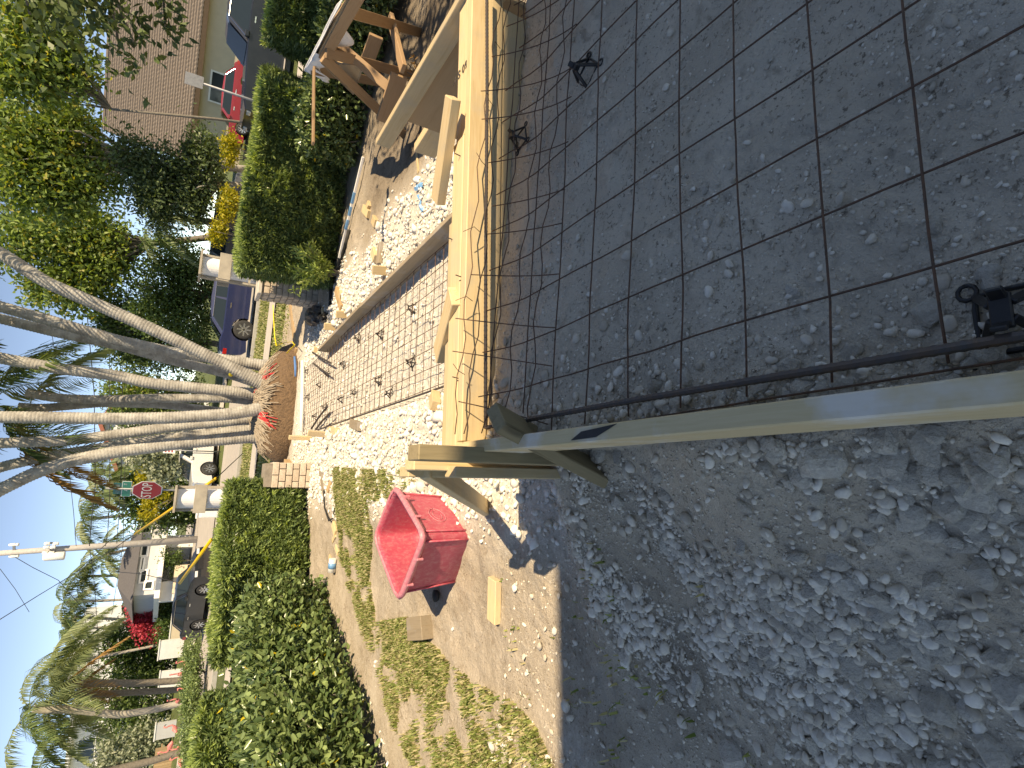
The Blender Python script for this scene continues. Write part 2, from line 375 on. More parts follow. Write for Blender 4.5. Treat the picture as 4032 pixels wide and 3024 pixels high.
def z_far(x, y):
    return .62 * sstep(26.5, 38, np.asarray(y, float) + .0 * np.asarray(x, float))
def z_big(x, y):
    x = np.asarray(x, float); y = np.asarray(y, float)
    near = (y < 12.8) & (y > -3.9) & (x > -6.4) & (x < 7.9)
    z = np.where(y < 12.8, .05, .10 * sstep(20, 13, y)) + z_far(x, y) + .02 * (fbm(x * .7, y * .7, 2) - .5)
    return np.where(near, -.35, z)
m, t, b = newmat('lawn'); vec = coords(t, 'World')
n1 = noise(t, .8, 5, .6, vec); n2 = noise(t, 30, 4, .7, vec); n3 = noise(t, 120, 3, .7, vec)
col = mixc(t, ramp(t, n1, [(.3, 0.0), (.7, 1.0)]), (.065, .105, .022), (.12, .155, .045))
col = mixc(t, ramp(t, n2, [(.5, 0.0), (.75, .8)]), col, (.19, .175, .075)); col = mixc(t, ramp(t, n3, [(.35, .7), (.5, 0.0)]), col, (.03, .05, .012))
t.links.new(col, b.inputs['Base Color']); b.inputs['Roughness'].default_value = .9; bump(t, b, n3, .9, .04)
xs2 = np.unique(np.concatenate([np.arange(-60, 60.1, 1.5), np.array([-900, -500, -250, -120, -80, 80, 120, 250, 500, 900]), np.array([-6.4, 7.9])]))
ys2 = np.unique(np.concatenate([np.arange(-8, 60.1, 1.0), np.array([-300, -80, -30, 80, 120, 250, 500, 900]), np.array([12.79, 12.81])]))
me, _ = grid_mesh('ground', xs2, ys2, z_big); gnd = put('ground', me, MATS['lawn'], smooth=True); tag(gnd, 'lawns and verges of the neighbourhood', 'ground', kind='structure')

def sheet(name, poly, dz, mat, zf=None, kind='structure', label=None, cat=None):
    """a flat ground sheet with fine cross cuts that follows the ground"""
    P = np.array(poly, float); n = 24; V = []
    for i in range(n + 1):
        for j in range(9):
            s_, u = i / n, j / 8
            V.append((1 - s_) * ((1 - u) * P[0] + u * P[3]) + s_ * ((1 - u) * P[1] + u * P[2]))
    V = np.array(V); z = (zf or (lambda x, y: z_big(x, y)))(V[:, 0], V[:, 1]) + dz
    q = [[i * 9 + j, (i + 1) * 9 + j, (i + 1) * 9 + j + 1, i * 9 + j + 1] for i in range(n) for j in range(8)]
    o = put(name, mesh_np(name, np.column_stack([V, z]), F=q), mat, smooth=True); tag(o, label, cat, kind=kind); return o
simple('street_concrete', (.44, .40, .365), (.36, .335, .31), 2.2, .9, .25, .01, kind='World', detail=8)
simple('sidewalk_concrete', (.50, .46, .42), (.42, .385, .35), 3.0, .9, .2, .01, kind='World', detail=8)
simple('kerb_concrete', (.46, .44, .40), (.36, .34, .31), 6.0, .9, .2, .01, kind='World')
def flatz(h): return lambda x, y: np.full(np.shape(x), h) + z_far(x, y)
sheet('road', [(-70, 21.2), (70, 20.6), (70, 29.3), (-70, 29.8)], .035, MATS['street_concrete'], flatz(0.0), label='pale concrete street behind the hedges', cat='road')
sheet('sidewalk', [(-70, 15.8), (70, 15.2), (70, 16.6), (-70, 17.2)], .14, MATS['sidewalk_concrete'], flatz(-.02), label='concrete pavement on the near side of the street', cat='pavement')
sheet('far_sidewalk', [(-70, 31.6), (70, 31.0), (70, 32.5), (-70, 33.1)], .06, MATS['sidewalk_concrete'], flatz(0.0), label='concrete pavement on the far side of the street', cat='pavement')
sheet('side_road', [(-14, 29.7), (-6.6, 29.6), (-14.5, 74), (-24, 74)], .07, MATS['street_concrete'], flatz(0.0), label='side street running away to the left', cat='road')
kb = MB()
for i in range(46):
    kb.box((-70 + i * 3.04, 20.95 - .0043 * i * 3, 0), (-70 + i * 3.04 + 3.02, 21.2 - .0043 * i * 3, .15))
o = kb.build('kerb', MATS['kerb_concrete']); tag(o, 'concrete kerb along the near edge of the street', 'kerb', kind='structure')

# ------------------------------------------------------------------ stones and gravel
def rock_shape(sub, seed, squash=.62):
    r = np.random.default_rng(seed); bm = bmesh.new(); bmesh.ops.create_icosphere(bm, subdivisions=sub, radius=1.0)
    V = np.array([v.co[:] for v in bm.verts]); F = [[v.index for v in f.verts] for f in bm.faces]; bm.free()
    k = np.ones(len(V))
    for _ in range(11):                      # planes cut facets into the ball
        d = r.normal(size=3); d /= np.linalg.norm(d); c = r.uniform(.42, .82); pr_ = V @ d
        k = np.where(pr_ * k > c, c / np.maximum(pr_, 1e-3), k)
    V = V * k[:, None] * (1 + (.035 if sub > 2 else .07) * r.normal(size=(len(V), 1))) * 1.18; V = V * np.array([1.0, r.uniform(.65, .95), squash * r.uniform(.8, 1.15)])
    return V, F
ROCK_M = []
def rockmat(name, c1, c2):
    m, t, b = newmat(name); vec = coords(t, 'Object'); oi = nd(t, 'ShaderNodeObjectInfo'); g = nd(t, 'ShaderNodeNewGeometry')
    n = noise(t, 4.0, 6, .65, vec); 
    col = mixc(t, ramp(t, n, [(.3, 0.0), (.7, 1.0)]), c1, c2)
    col = mixc(t, ramp(t, oi.outputs['Random'], [(0, 0.0), (1, .45)]), col, tuple(x * .7 for x in c1))
    t.links.new(col, b.inputs['Base Color']); b.inputs['Roughness'].default_value = .95; b.inputs['Specular IOR Level'].default_value = .15; bump(t, b, n, .6, .15)
    return m
rockmat('limestone', (.58, .535, .47), (.79, .75, .68))
m, t, b = newmat('gravel_limestone'); g = nd(t, 'ShaderNodeNewGeometry'); vec = coords(t, 'World'); n = noise(t, 70, 4, .6, vec)
col = ramp(t, g.outputs['Random Per Island'], [(0, (.46, .41, .345)), (.4, (.64, .59, .515)), (1, (.80, .76, .69))])
col = mixc(t, ramp(t, n, [(.4, 0.0), (.7, .35)]), col, (.36, .32, .27))
t.links.new(col, b.inputs['Base Color']); b.inputs['Roughness'].default_value = .95; b.inputs['Specular IOR Level'].default_value = .15; bump(t, b, n, .5, .006)
m, t, b = newmat('gravel_white'); g = nd(t, 'ShaderNodeNewGeometry'); vec = coords(t, 'World'); n = noise(t, 50, 4, .6, vec)
col = ramp(t, g.outputs['Random Per Island'], [(0, (.50, .46, .40)), (.35, (.68, .655, .61)), (1, (.82, .80, .77))])
t.links.new(col, b.inputs['Base Color']); b.inputs['Roughness'].default_value = .95; bump(t, b, n, .4, .008)

def scatter_mesh(name, pts, sizes, sub, mat, parent, seed, sink=.3, squash=.62):
    shapes = [rock_shape(sub, seed + i, squash) for i in range(6)]; Vs = []; Fs = []; o = 0
    r = np.random.default_rng(seed)
    for i, (V0, F0) in enumerate(shapes):
        sel = np.arange(len(pts))[i::6]
        if not len(sel): continue
        a = r.uniform(0, 2 * math.pi, len(sel)); c, s_ = np.cos(a), np.sin(a)
        X = V0[None, :, 0] * c[:, None] - V0[None, :, 1] * s_[:, None]; Y = V0[None, :, 0] * s_[:, None] + V0[None, :, 1] * c[:, None]
        tl = r.normal(0, .25, (len(sel), 2)); Z = V0[None, :, 2] + tl[:, :1] * X + tl[:, 1:] * Y
        W = np.stack([X, Y, np.broadcast_to(Z, X.shape)], -1) * sizes[sel][:, None, None] + pts[sel][:, None, :]
        W[..., 2] += (sizes[sel] * (squash - sink))[:, None]
        f = np.array(F0); n = len(V0)
        Fs.append((f[None] + (np.arange(len(sel)) * n)[:, None, None]).reshape(-1, 3) + o); Vs.append(W.reshape(-1, 3)); o += len(sel) * n
    me = mesh_np(name, np.concatenate(Vs), tris=np.concatenate(Fs))
    ob = put(name, me, mat, parent); ob['kind'] = 'stuff'; return ob
def poly_pts(pix, z): return np.array([gz(x, y, z)[:2] for x, y in pix])
def seg_dist(P, poly):
    d = np.full(len(P), 9e9)
    for p, q in zip(poly[:-1], poly[1:]):
        e = q - p; t_ = np.clip(((P - p) @ e) / (e @ e), 0, 1); d = np.minimum(d, np.linalg.norm(P - p - t_[:, None] * e, axis=1))
    return d
def in_poly(P, poly):
    x, y = P[:, 0], P[:, 1]; ins = np.zeros(len(P), bool); n = len(poly); j = n - 1
    for i in range(n):
        xi, yi = poly[i]; xj, yj = poly[j]
        ins ^= ((yi > y) != (yj > y)) & (x < (xj - xi) * (y - yi) / (yj - yi + 1e-12) + xi); j = i
    return ins
band1 = poly_pts([(2080, 1900), (2180, 2080), (2280, 2330), (2450, 2480), (2750, 2640), (3200, 2760), (4100, 2900)], .45)
band2 = poly_pts([(2360, 1860), (2480, 1980), (2620, 2150), (2900, 2400), (3500, 2480), (4100, 2450)], .5)
band3 = poly_pts([(3150, 1760), (3500, 1850), (3800, 1980), (4100, 2100)], .62)
# loose rubble in the shade left of the form
P = rng.uniform((-2.2, .05), (.12, 2.35), (120000, 2)); a_, b_ = ab(P[:, 0], P[:, 1])
dens = np.maximum.reduce([np.exp(-(seg_dist(P, band1) / .16) ** 2), .9 * np.exp(-(seg_dist(P, band2) / .13) ** 2), .8 * np.exp(-(seg_dist(P, band3) / .12) ** 2)])
dens = (dens * 1.15) ** 1.6 * (.15 + 1.0 * sstep(.38, .6, fbm(P[:, 0] * 6, P[:, 1] * 6, 52))) + .02
ok = (a_ < A_IN - .05) & (rng.uniform(size=len(P)) < dens); P = P[ok]
sz = np.exp(rng.normal(math.log(.0058), .6, len(P))); sz = np.clip(sz, .0022, .026)
near = sstep(1.0, .3, P[:, 1]); sz *= 1 + .35 * near
rubble = np.column_stack([P, z_yard(P[:, 0], P[:, 1])])
# gravel inside the form, thick along its left side
P = rng.uniform((-.35, .05), (2.3, 2.2), (60000, 2)); a_, b_ = ab(P[:, 0], P[:, 1])
dens = np.exp(-np.clip(a_ - A_IN, 0, 9) / .16) * .95 + .03 + .5 * sstep(.60, .70, fbm(P[:, 0] * 5, P[:, 1] * 5, 61)) * sstep(.9, .5, a_)
ok = (a_ > A_IN + .008) & (b_ < B_FR - .01) & (a_ < 2.6) & (rng.uniform(size=len(P)) < dens * .62); P = P[ok]
sz2 = np.clip(np.exp(rng.normal(math.log(.0036), .6, len(P))), .0014, .016) * (1 + 1.1 * np.exp(-(ab(P[:, 0], P[:, 1])[0] - A_IN) / .16))
bed = np.column_stack([P, z_yard(P[:, 0], P[:, 1])])
# white crushed rock beside and in the walkway
P = rng.uniform((-3.2, 1.9), (2.8, 9.6), (46000, 2)); wv, gv, dv = ground_masks(P[:, 0], P[:, 1]); a_, b_ = ab(P[:, 0], P[:, 1])
wk = (a_ > .62) & (a_ < 1.76)
ok = (gv < .5) & (rng.uniform(size=len(P)) < wv ** 1.5 * np.where(wk, .30, .95)) & ~((np.abs(a_ - 1.78) < .04)); P = P[ok]
sz3 = np.clip(np.exp(rng.normal(math.log(.015), .45, len(P))), .006, .06) * np.where((a_[ok] > .62) & (a_[ok] < 1.76), .7, 1.0)
white = np.column_stack([P, z_yard(P[:, 0], P[:, 1])])
allp = np.concatenate([rubble, bed]); alls = np.concatenate([sz, sz2])
# each stone that shows largest is an object of its own: size over distance
score = np.concatenate([alls / np.linalg.norm(allp - CAMP, axis=1), .8 * sz3 / np.linalg.norm(white - CAMP, axis=1)])
big = np.argsort(-score)[:290]; isbig = np.zeros(len(score), bool); isbig[big] = True
# fine crumbs everywhere in the shade
stone_meshes = []
for i in range(8):
    V0, F0 = rock_shape(3 if i < 3 else 2, 300 + i, .6); me = mesh_np('stone', V0, F=F0); me.materials.append(MATS['limestone']); me.polygons.foreach_set('use_smooth', np.zeros(len(me.polygons), bool)); stone_meshes.append(me)
def stone(p, s, i):
    o = bpy.data.objects.new('stone', stone_meshes[i % 8]); COL.objects.link(o); o.parent = yard
    o.location = (p[0], p[1], p[2] + s * .22); o.scale = (s, s, s); o.rotation_euler = (random.uniform(-.3, .3), random.uniform(-.3, .3), random.uniform(0, 6.28)); return o
# the boulders one can point at in the photograph: pixel, width in pixels, height of the ground there
for px, py, wd in [(3230, 1800, 190), (2590, 1870, 75), (2620, 1945, 75), (2440, 1975, 80), (2355, 1785, 90), (2440, 1800, 70), (3500, 1730, 130), (3590, 1850, 70),
                   (3470, 2410, 130), (3350, 2600, 125), (3390, 2700, 130), (3640, 2570, 120), (3950, 2590, 170), (3720, 2760, 170), (3900, 2930, 200), (3560, 2920, 100),
                   (3680, 2280, 100), (3160, 2580, 100), (3470, 2790, 110), (2470, 2580, 75), (2650, 2700, 80), (2750, 2690, 100), (2900, 2980, 130), (2680, 2960, 70),
                   (3420, 2110, 70), (3580, 1960, 70), (3650, 2070, 70), (3250, 1545, 110), (3100, 1560, 60), (2700, 1300, 50), (2550, 1290, 45), (2610, 1275, 35), (2800, 875, 30), (2780, 750, 35)]:
    z = .6
    for _ in range(12): p = gz(px, py, z); z = float(z_yard(p[0], p[1]))
    dd = float((p - CAMP) @ _F); stone((p[0], p[1], z), wd / FPX * dd * .50, random.randrange(8))
nb = len(allp)
for k in big[:258]:
    p, s = (allp[k], alls[k]) if k < nb else (white[k - nb], sz3[k - nb]); stone(p, s, int(k))
rest = ~isbig[:nb]; P, S = allp[rest], alls[rest]; bigger = S > np.quantile(S, .88)
scatter_mesh('gravel', P[bigger], S[bigger], 2, MATS['gravel_limestone'], yard, 5)
scatter_mesh('gravel', P[~bigger], S[~bigger], 1, MATS['gravel_limestone'], yard, 15)
Pc = rng.uniform((-2.0, .1), (2.1, 2.2), (46000, 2)); a_, b_ = ab(Pc[:, 0], Pc[:, 1]); cl_ = sstep(.40, .62, fbm(Pc[:, 0] * 5 + 2, Pc[:, 1] * 5, 77, 4))
Pc = Pc[(rng.uniform(size=len(Pc)) < .12 + .88 * cl_ * np.where(a_ > .8, .55, 1)) & (np.abs(a_ - A_IN + .02) > .03) & (b_ < 1.6)]
scatter_mesh('crumbs', np.column_stack([Pc, z_yard(Pc[:, 0], Pc[:, 1])]), np.clip(np.exp(rng.normal(math.log(.0026), .45, len(Pc))), .0012, .007), 1, MATS['gravel_limestone'], yard, 45)
P, S = white[~isbig[nb:]], sz3[~isbig[nb:]]
scatter_mesh('crushed_rock', P, S, 1, MATS['gravel_white'], yard, 25)

# ------------------------------------------------------------------ grass
def blades(name, pts, ln, mat, seed, wid=.0045, lean=.6):
    r = np.random.default_rng(seed); n = len(pts); az = r.uniform(0, 2 * math.pi, n); d = np.stack([np.cos(az), np.sin(az), np.zeros(n)], 1)
    s_ = np.stack([-np.sin(az), np.cos(az), np.zeros(n)], 1) * wid * r.uniform(.7, 1.3, n)[:, None]
    le = r.uniform(.1, lean, n)[:, None] * ln[:, None]; up = np.array([0, 0, 1.])
    mid = pts + d * le * .35 + up * ln[:, None] * .6; tip = pts + d * le * 1.1 + up * ln[:, None] * r.uniform(.7, 1.0, n)[:, None]
    V = np.stack([pts - s_, pts + s_, mid + s_ * .8, mid - s_ * .8, tip], 1).reshape(-1, 3); k = np.arange(n)[:, None] * 5
    o = put(name, mesh_np(name, V, tris=np.concatenate([k + [3, 2, 4]]), quads=k + [0, 1, 2, 3]), mat); o['kind'] = 'stuff'; return o
leafmat('grass_blade', (.13, .20, .045), (.36, .38, .14), .6, .3, yellow=(.50, .44, .26), yfrac=.36)
polys = [[(1335, 1840), (1500, 1850), (1480, 2050), (1450, 2300), (1400, 2335), (1350, 2200), (1342, 2000)],
         [(1370, 2290), (1460, 2290), (1480, 2450), (1600, 2430), (1750, 2600), (1900, 2700), (2010, 2750), (2100, 2850), (2200, 3060), (1660, 3060), (1570, 2900), (1480, 2650), (1420, 2450)],
         [(1480, 1850), (1640, 1850), (1660, 1905), (1560, 1960), (1500, 1975)]]
pts = []
for k, pg in enumerate(polys):
    w_ = poly_pts(pg, .23); lo, hi = w_.min(0), w_.max(0); area = np.prod(hi - lo)
    P = rng.uniform(lo, hi, (int(area * 26000), 2)); P = P[in_poly(P, w_)]
    n_ = fbm(P[:, 0] * 4.5, P[:, 1] * 4.5, 91 + k, 4); P = P[rng.uniform(size=len(P)) < sstep(.30, .62, n_) * (.95 if k != 2 else .6)]
    pts.append(P)
P = rng.uniform((-2.4, .5), (.1, 2.4), (2600, 2)); n_ = fbm(P[:, 0] * 4, P[:, 1] * 4, 101, 3); a_, b_ = ab(P[:, 0], P[:, 1]); pts.append(P[(n_ > .66) & (a_ < -.2)])
P = np.concatenate(pts); pts3 = np.column_stack([P, z_yard(P[:, 0], P[:, 1]) - .004])
go = blades('grass', pts3, rng.uniform(.022, .062, len(P)), MATS['grass_blade'], 7); tag(go, 'patchy half dry grass beside the red tub and side hedge', 'grass', kind='stuff')
P = rng.uniform((-7, 12.2), (6, 21), (60000, 2)); zz = np.where(P[:, 1] < 12.8, .12, z_big(P[:, 0], P[:, 1])); P = P[(P[:, 1] < 15.1) | (P[:, 1] > 17.3)]
vo = blades('verge_grass', np.column_stack([P, z_big(P[:, 0], np.maximum(P[:, 1], 12.85))]), rng.uniform(.05, .11, len(P)), MATS['grass_blade'], 8, wid=.012); tag(vo, 'mown grass of the verge between hedge and street', 'grass', kind='stuff')
# ------------------------------------------------------------------ wire mesh, reinforcing bars, chairs
def gs(px, py, dz=0.0):
    z = .8
    for _ in range(30): p = gz(px, py, z); z = z_mesh(p[0], p[1]) + dz
    return p
def gb(px, py, b):                         # where the direction meets the upright plane at lot distance b
    d = ray(px, py); return CAMP + d * (b / (d @ EF))
def gg(px, py, dz=0.0):                    # on the yard ground
    z = .25
    for _ in range(14): p = gz(px, py, z); z = float(z_yard(p[0], p[1], False)) + dz
    return p
TM = math.radians(13.4); MR = np.array([math.cos(TM), math.sin(TM), 0]); MF = np.array([-math.sin(TM), math.cos(TM), 0]); GRID = .1524
n0 = gs(2000 + 1115 / 2.212, 755 / 2.212); m0 = (n0 @ MR, n0 @ MF)
wm = thing('wire_mesh', 'rusty welded wire mesh sheet lying in the shaded slab bed', 'wire mesh', (0.7, 1.0, .8))
def wire(parent, P, r=.0021, mat='rust_wire', n=5):
    return MB().tube(P, r, n).build('wire', MATS[mat], parent, smooth=True)
def to_ab(p): return ab(p[0], p[1])
for k in range(-6, 10):                    # wires along the slab
    mr = m0[0] + k * GRID; P = []
    for s_ in np.linspace(-.25, 1.75, 34):
        q = MR * mr + MF * s_; a_, b_ = ab(q[0], q[1])
        if a_ < A_IN + .012 or b_ > B_FR - .012: continue
        q = q + MR * .007 * (fbm(s_ * 3 + k * 9, k * 3.3, 5) - .5) * 2
        P.append((q[0], q[1], z_mesh(q[0], q[1]) + .010 * (fbm(s_ * 2.4, k * 7.1, 7) - .5) * 2 + .05 * sstep(B_FR - .22, B_FR, b_)))
    if len(P) > 3: wire(wm, P)
for k in range(-4, 12):                    # wires across it
    mf = m0[1] + k * GRID; P = []
    for s_ in np.linspace(-.3, 2.6, 44):
        q = MF * mf + MR * s_; a_, b_ = ab(q[0], q[1])
        if a_ < A_IN + .012 or b_ > B_FR - .012 or b_ < -.3: continue
        q = q + MF * .009 * (fbm(s_ * 3 + k * 5, k * 1.7, 15) - .5) * 2
        P.append((q[0], q[1], z_mesh(q[0], q[1]) + .003 + .012 * (fbm(s_ * 2.4, k * 3.1, 17) - .5) * 2 + .05 * sstep(B_FR - .22, B_FR, b_)))
    if len(P) > 3: wire(wm, P)
w2 = thing('wire_mesh', 'second loose strip of rusty mesh curling up against the front form board', 'wire mesh', (0.7, 1.5, .85))
for k in range(13):                        # the overlapping strip, turned a little and springing up
    a0 = A_IN + .03 + k * GRID * .98; P = []
    for s_ in np.linspace(0, 1, 9):
        q = L(a0 + .10 * s_ + .02 * math.sin(k * 2.1), 1.22 + .37 * s_); P.append((q[0], q[1], z_mesh(q[0], q[1]) + .008 + (.10 + .05 * math.sin(k)) * s_ ** 2))
    wire(w2, P, .0019)
for k, (bb, h_) in enumerate([(1.30, .012), (1.40, .03), (1.475, .06), (1.545, .10), (1.585, .125)]):
    P = [L(a, bb + .014 * math.sin(3 * a + k), 0) for a in np.linspace(A_IN + .02, 2.3, 34)]
    wire(w2, [(q[0], q[1], z_mesh(q[0], q[1]) + h_ + .01 * math.sin(5 * i * .3 + k)) for i, q in enumerate(P)], .0019)
for k in range(7):                         # tie wire ends sticking up
    q = L(.35 + .26 * k, 1.585, 0); z0 = z_mesh(q[0], q[1]) + .1
    wire(w2, [(q[0], q[1], z0), (q[0] + .01, q[1] - .01, z0 + .03), (q[0] + .03 * math.cos(k * 2), q[1] - .02, z0 + .055 + .02 * math.sin(k))], .0012)

def rebar(name, P, r, label, group=None):
    P = np.array(P, float); s_ = np.concatenate([[0], np.cumsum(np.linalg.norm(np.diff(P, axis=0), axis=1))]); n = int(s_[-1] / .0055)
    u = np.linspace(0, s_[-1], n); Q = np.stack([np.interp(u, s_, P[:, i]) for i in range(3)], 1)
    rr = r * np.where((np.arange(n) % 3) == 0, 1.13, 1.0)
    o = MB().tube(Q, rr, 8).build(name, MATS['rebar_steel'], loc=P[0], smooth=False); tag(o, label, 'rebar', group); return o
rebar('rebar', [gs(2078, 1652, .03), gs(2500, 1575, .03), gs(3000, 1493, .03), gs(3500, 1412, .03), gs(4000, 1328, .03), gs(4300, 1280, .03)], .0072, 'thick ribbed bar lying along the left form board in the shaded slab bed')
pr0, pr1 = gb(1917, -60, 1.585), gb(1912, 1686, 1.585)
rebar('rebar', [pr0, gb(1918, 400, 1.585), gb(1913, 900, 1.585), gb(1912, 1300, 1.585), pr1, pr1 + np.array([.012, -.02, -.02]), pr1 + np.array([.016, -.03, -.075])], .0062, 'ribbed bar hung along the inside of the front form board with a bent left end')
ch = thing('rebar_chair', 'black plastic bar chair at the centre right of the shaded slab bed', 'rebar chair', (0, 0, 0), 'black plastic bar chairs')
def chair_parts(root):
    b = MB(); pts = [(math.cos(a), math.sin(a)) for a in np.linspace(0, 2 * math.pi, 17)[:-1]]
    q = [(.036 * max(-1, min(1, 1.35 * c)), .036 * max(-1, min(1, 1.35 * s_)), .004) for c, s_ in pts]; b.tube(q + q[:2], .0035, 6, False)
    base = b.build('base_ring', MATS['black_plastic'], root, True)
    b = MB()
    for sx in (-1, 1):
        for sy in (-1, 1):
            c0 = np.array([.042 * sx, .042 * sy, .003]); b.tube([c0 + .0095 * np.array([math.cos(a), math.sin(a), 0]) for a in np.linspace(0, 6.6, 12)], .0028, 6)
    b.build('foot_loops', MATS['black_plastic'], root, True)
    for sx in (-1, 1):
        for sy in (-1, 1):
            MB().bar((.034 * sx, .034 * sy, .003), (.009 * sx, .009 * sy, .05), .010, .007).build('leg', MATS['black_plastic'], root, bevel=.0015)
    b = MB(); b.bar((-.02, 0, .05), (.02, 0, .05), .02, .007)
    for s_ in (-1, 1): b.bar((.014 * s_, 0, .05), (.023 * s_, 0, .066), .016, .006)
    b.build('saddle', MATS['black_plastic'], root, bevel=.0015)
chair_parts(ch)
def chair_at(o, p, s=1.0, rz=0.0): o.location = tuple(float(v) for v in p); o.scale = (s, s, s); o.rotation_euler = (0, 0, rz)
chair_at(ch, gs(2318, 290, -.028), 1.05, .9)
c = copy_tree(ch); chair_at(c, gs(4010, 1255, -.028), 1.15, .2); c['label'] = 'large looking black plastic bar chair beside the thick bar nearest the viewer'
c = copy_tree(ch); p = L(1.28, 1.56); chair_at(c, (p[0], p[1], z_mesh(p[0], p[1]) - .02), .9, .4); c['label'] = 'dusty black bar chair against the front form board by the dark notch'
WCH = [(1630, 1215, 'nearest the walkway form board, right of the others'), (1506, 1318, 'third from the front along the walkway form board'), (1416, 1330, 'farther along the walkway beside the form board'), (1628, 1428, 'nearest the front formwork in the middle of the walkway'),
       (1357, 1434, 'in the middle of the walkway, level with the board end'), (1497, 1498, 'in the walkway centre, second from the formwork'), (1350, 1574, 'in the left half of the walkway casting a clear shadow'), (1404, 1547, 'left of the walkway centre beside a kinked wire'),
       (1287, 1604, 'holding a dark rod at the far left of the walkway'), (1246, 1640, 'far left of the walkway beside two rods'), (1217, 1563, 'right beside the grey pipes in front of the root ball'), (1263, 1516, 'small and far, in the middle before the root ball'),
       (1213, 1463, 'small and far, before the blue streak on the root ball'), (1296, 1474, 'lying at the end of a rod in the far walkway'), (1543, 1550, 'at the left edge of the walkway near the bar')]
for i, (px, py, tx) in enumerate(WCH):
    c = copy_tree(ch); p = gg(px, py, 0); chair_at(c, p, 1.0, i * 1.3); c['label'] = 'black plastic bar chair ' + tx

# walkway mesh
ww = thing('wire_mesh', 'sunlit rusty wire mesh laid over the white walkway', 'wire mesh', L(1.2, 5, .25))
def zw(b): return .253 - .010 * max(0, b - 7)
for k in range(8):
    a0 = .67 + k * .1524
    wire(ww, [L(a0 + .012 * (fbm(b * 2, k * 3.7, 3) - .5), b, zw(b) + .02 * (fbm(b * 1.6, k * 5.1, 8) - .5)) for b in np.linspace(1.95, 8.7, 60)], .0029)
for k in range(45):
    b0 = 1.97 + k * .1524
    wire(ww, [L(a, b0 + .014 * (fbm(a * 3, k * 3.1, 4) - .5), zw(b0) + .004 + .02 * (fbm(a * 2, k * 2.3, 6) - .5)) for a in np.linspace(.645, 1.735, 10)], .0029)
rebar('rebar', [L(.648, 2.0, .262), L(.645, 3.5, .262), L(.65, 5.5, .26), L(.655, 7.45, .258)], .0075, 'long thin bar along the left edge of the white walkway')
for (p, q, tx) in [((1231, 1388), (1303, 1430), 'short dark rod lying across the far right of the walkway mesh'), ((1235, 1432), (1292, 1472), 'short dark rod ending at a bar chair in the far walkway'),
                   ((1226, 1688), (1289, 1600), 'dark rod slanting over the far left of the walkway'), ((1244, 1690), (1300, 1625), 'second dark rod slanting over the far left of the walkway')]:
    p, q = gg(*p, .09), gg(*q, .09); rebar('rebar', [p, (p + q) / 2 + np.array([0, 0, .01]), q], .012, tx)
for i, dy in enumerate((0, .09)):
    P = [gg(1193, 1420, .05), gg(1192, 1520, .05), gg(1190, 1600, .05), gg(1187, 1700, .05)]
    o = MB().tube([q + np.array([0, dy, 0]) for q in P], .017, 8).build('conduit_pipe', MATS['paint_white'], loc=P[0], smooth=True)
    tag(o, ['grey conduit pipe lying in front of the root ball, nearer of the pair', 'grey conduit pipe lying in front of the root ball, farther of the pair'][i], 'pipe')

# ------------------------------------------------------------------ formwork of the slab
fw = thing('slab_formwork', 'pine board formwork with braces and stakes around the shaded slab bed', 'formwork', L(.1, 1.6, .5))
PI_, PS, PT, PW = MATS['pine'], MATS['pine_stained'], MATS['pine_treated_shaded'], MATS['pine_weathered']
board('board', L(A_IN - .019, -.6, .90), L(A_IN - .019, 1.665, .90), .038, .14, PS, fw)
board('board', L(A_IN + .003, B_FR + .019, .898), L(1.93, B_FR + .033, .898), .038, .14, PI_, fw)
board('board', L(A_IN + .003, B_FR + .024, .752), L(1.90, B_FR + .036, .752), .038, .142, PI_, fw)
board('board', L(A_IN - .03, 1.712, .949), L(1.30, 1.722, .949), .088, .036, PI_, fw)            # flat planks behind the front board
board('board', L(1.31, 1.724, .938), L(1.98, 1.735, .938), .088, .036, PI_, fw)
board('board', L(A_IN - .02, 1.815, .912), L(1.03, 1.83, .905), .11, .036, PI_, fw)
board('board', L(1.05, 1.85, .87), L(1.95, 1.86, .87), .12, .036, PI_, fw)
board('brace', gb(1812, 395, 1.66) + EZ * .03, gb(1742, 800, 1.93) + EZ * .02, .088, .038, PI_, fw)
board('brace', gb(1812, 1168, 1.69) + EZ * .02, gb(1712, 1395, 2.0) - EZ * .02, .088, .038, PI_, fw)
for a0 in (.62, 1.15, 1.62):               # stakes behind the front form
    board('stake', L(a0, 1.905, .15), L(a0, 1.9, .84), .038, .088, PI_, fw)
# side panel at the right end of the front form
board('panel', L(1.985, 1.66, .70), L(1.985, 2.62, .70), .018, .46, MATS['plywood'], fw)
board('board', L(1.955, 1.70, .935), L(1.955, 2.86, .935), .038, .088, PI_, fw)
board('board', L(2.03, 1.70, .70), L(2.03, 2.9, .66), .06, .14, PI_, fw)
board('board', L(1.965, 1.1, .875), L(1.965, 1.64, .895), .038, .16, PI_, fw, roll=.25)
board('stake', L(2.08, 2.5, .1), L(2.08, 2.5, .78), .038, .088, PI_, fw)
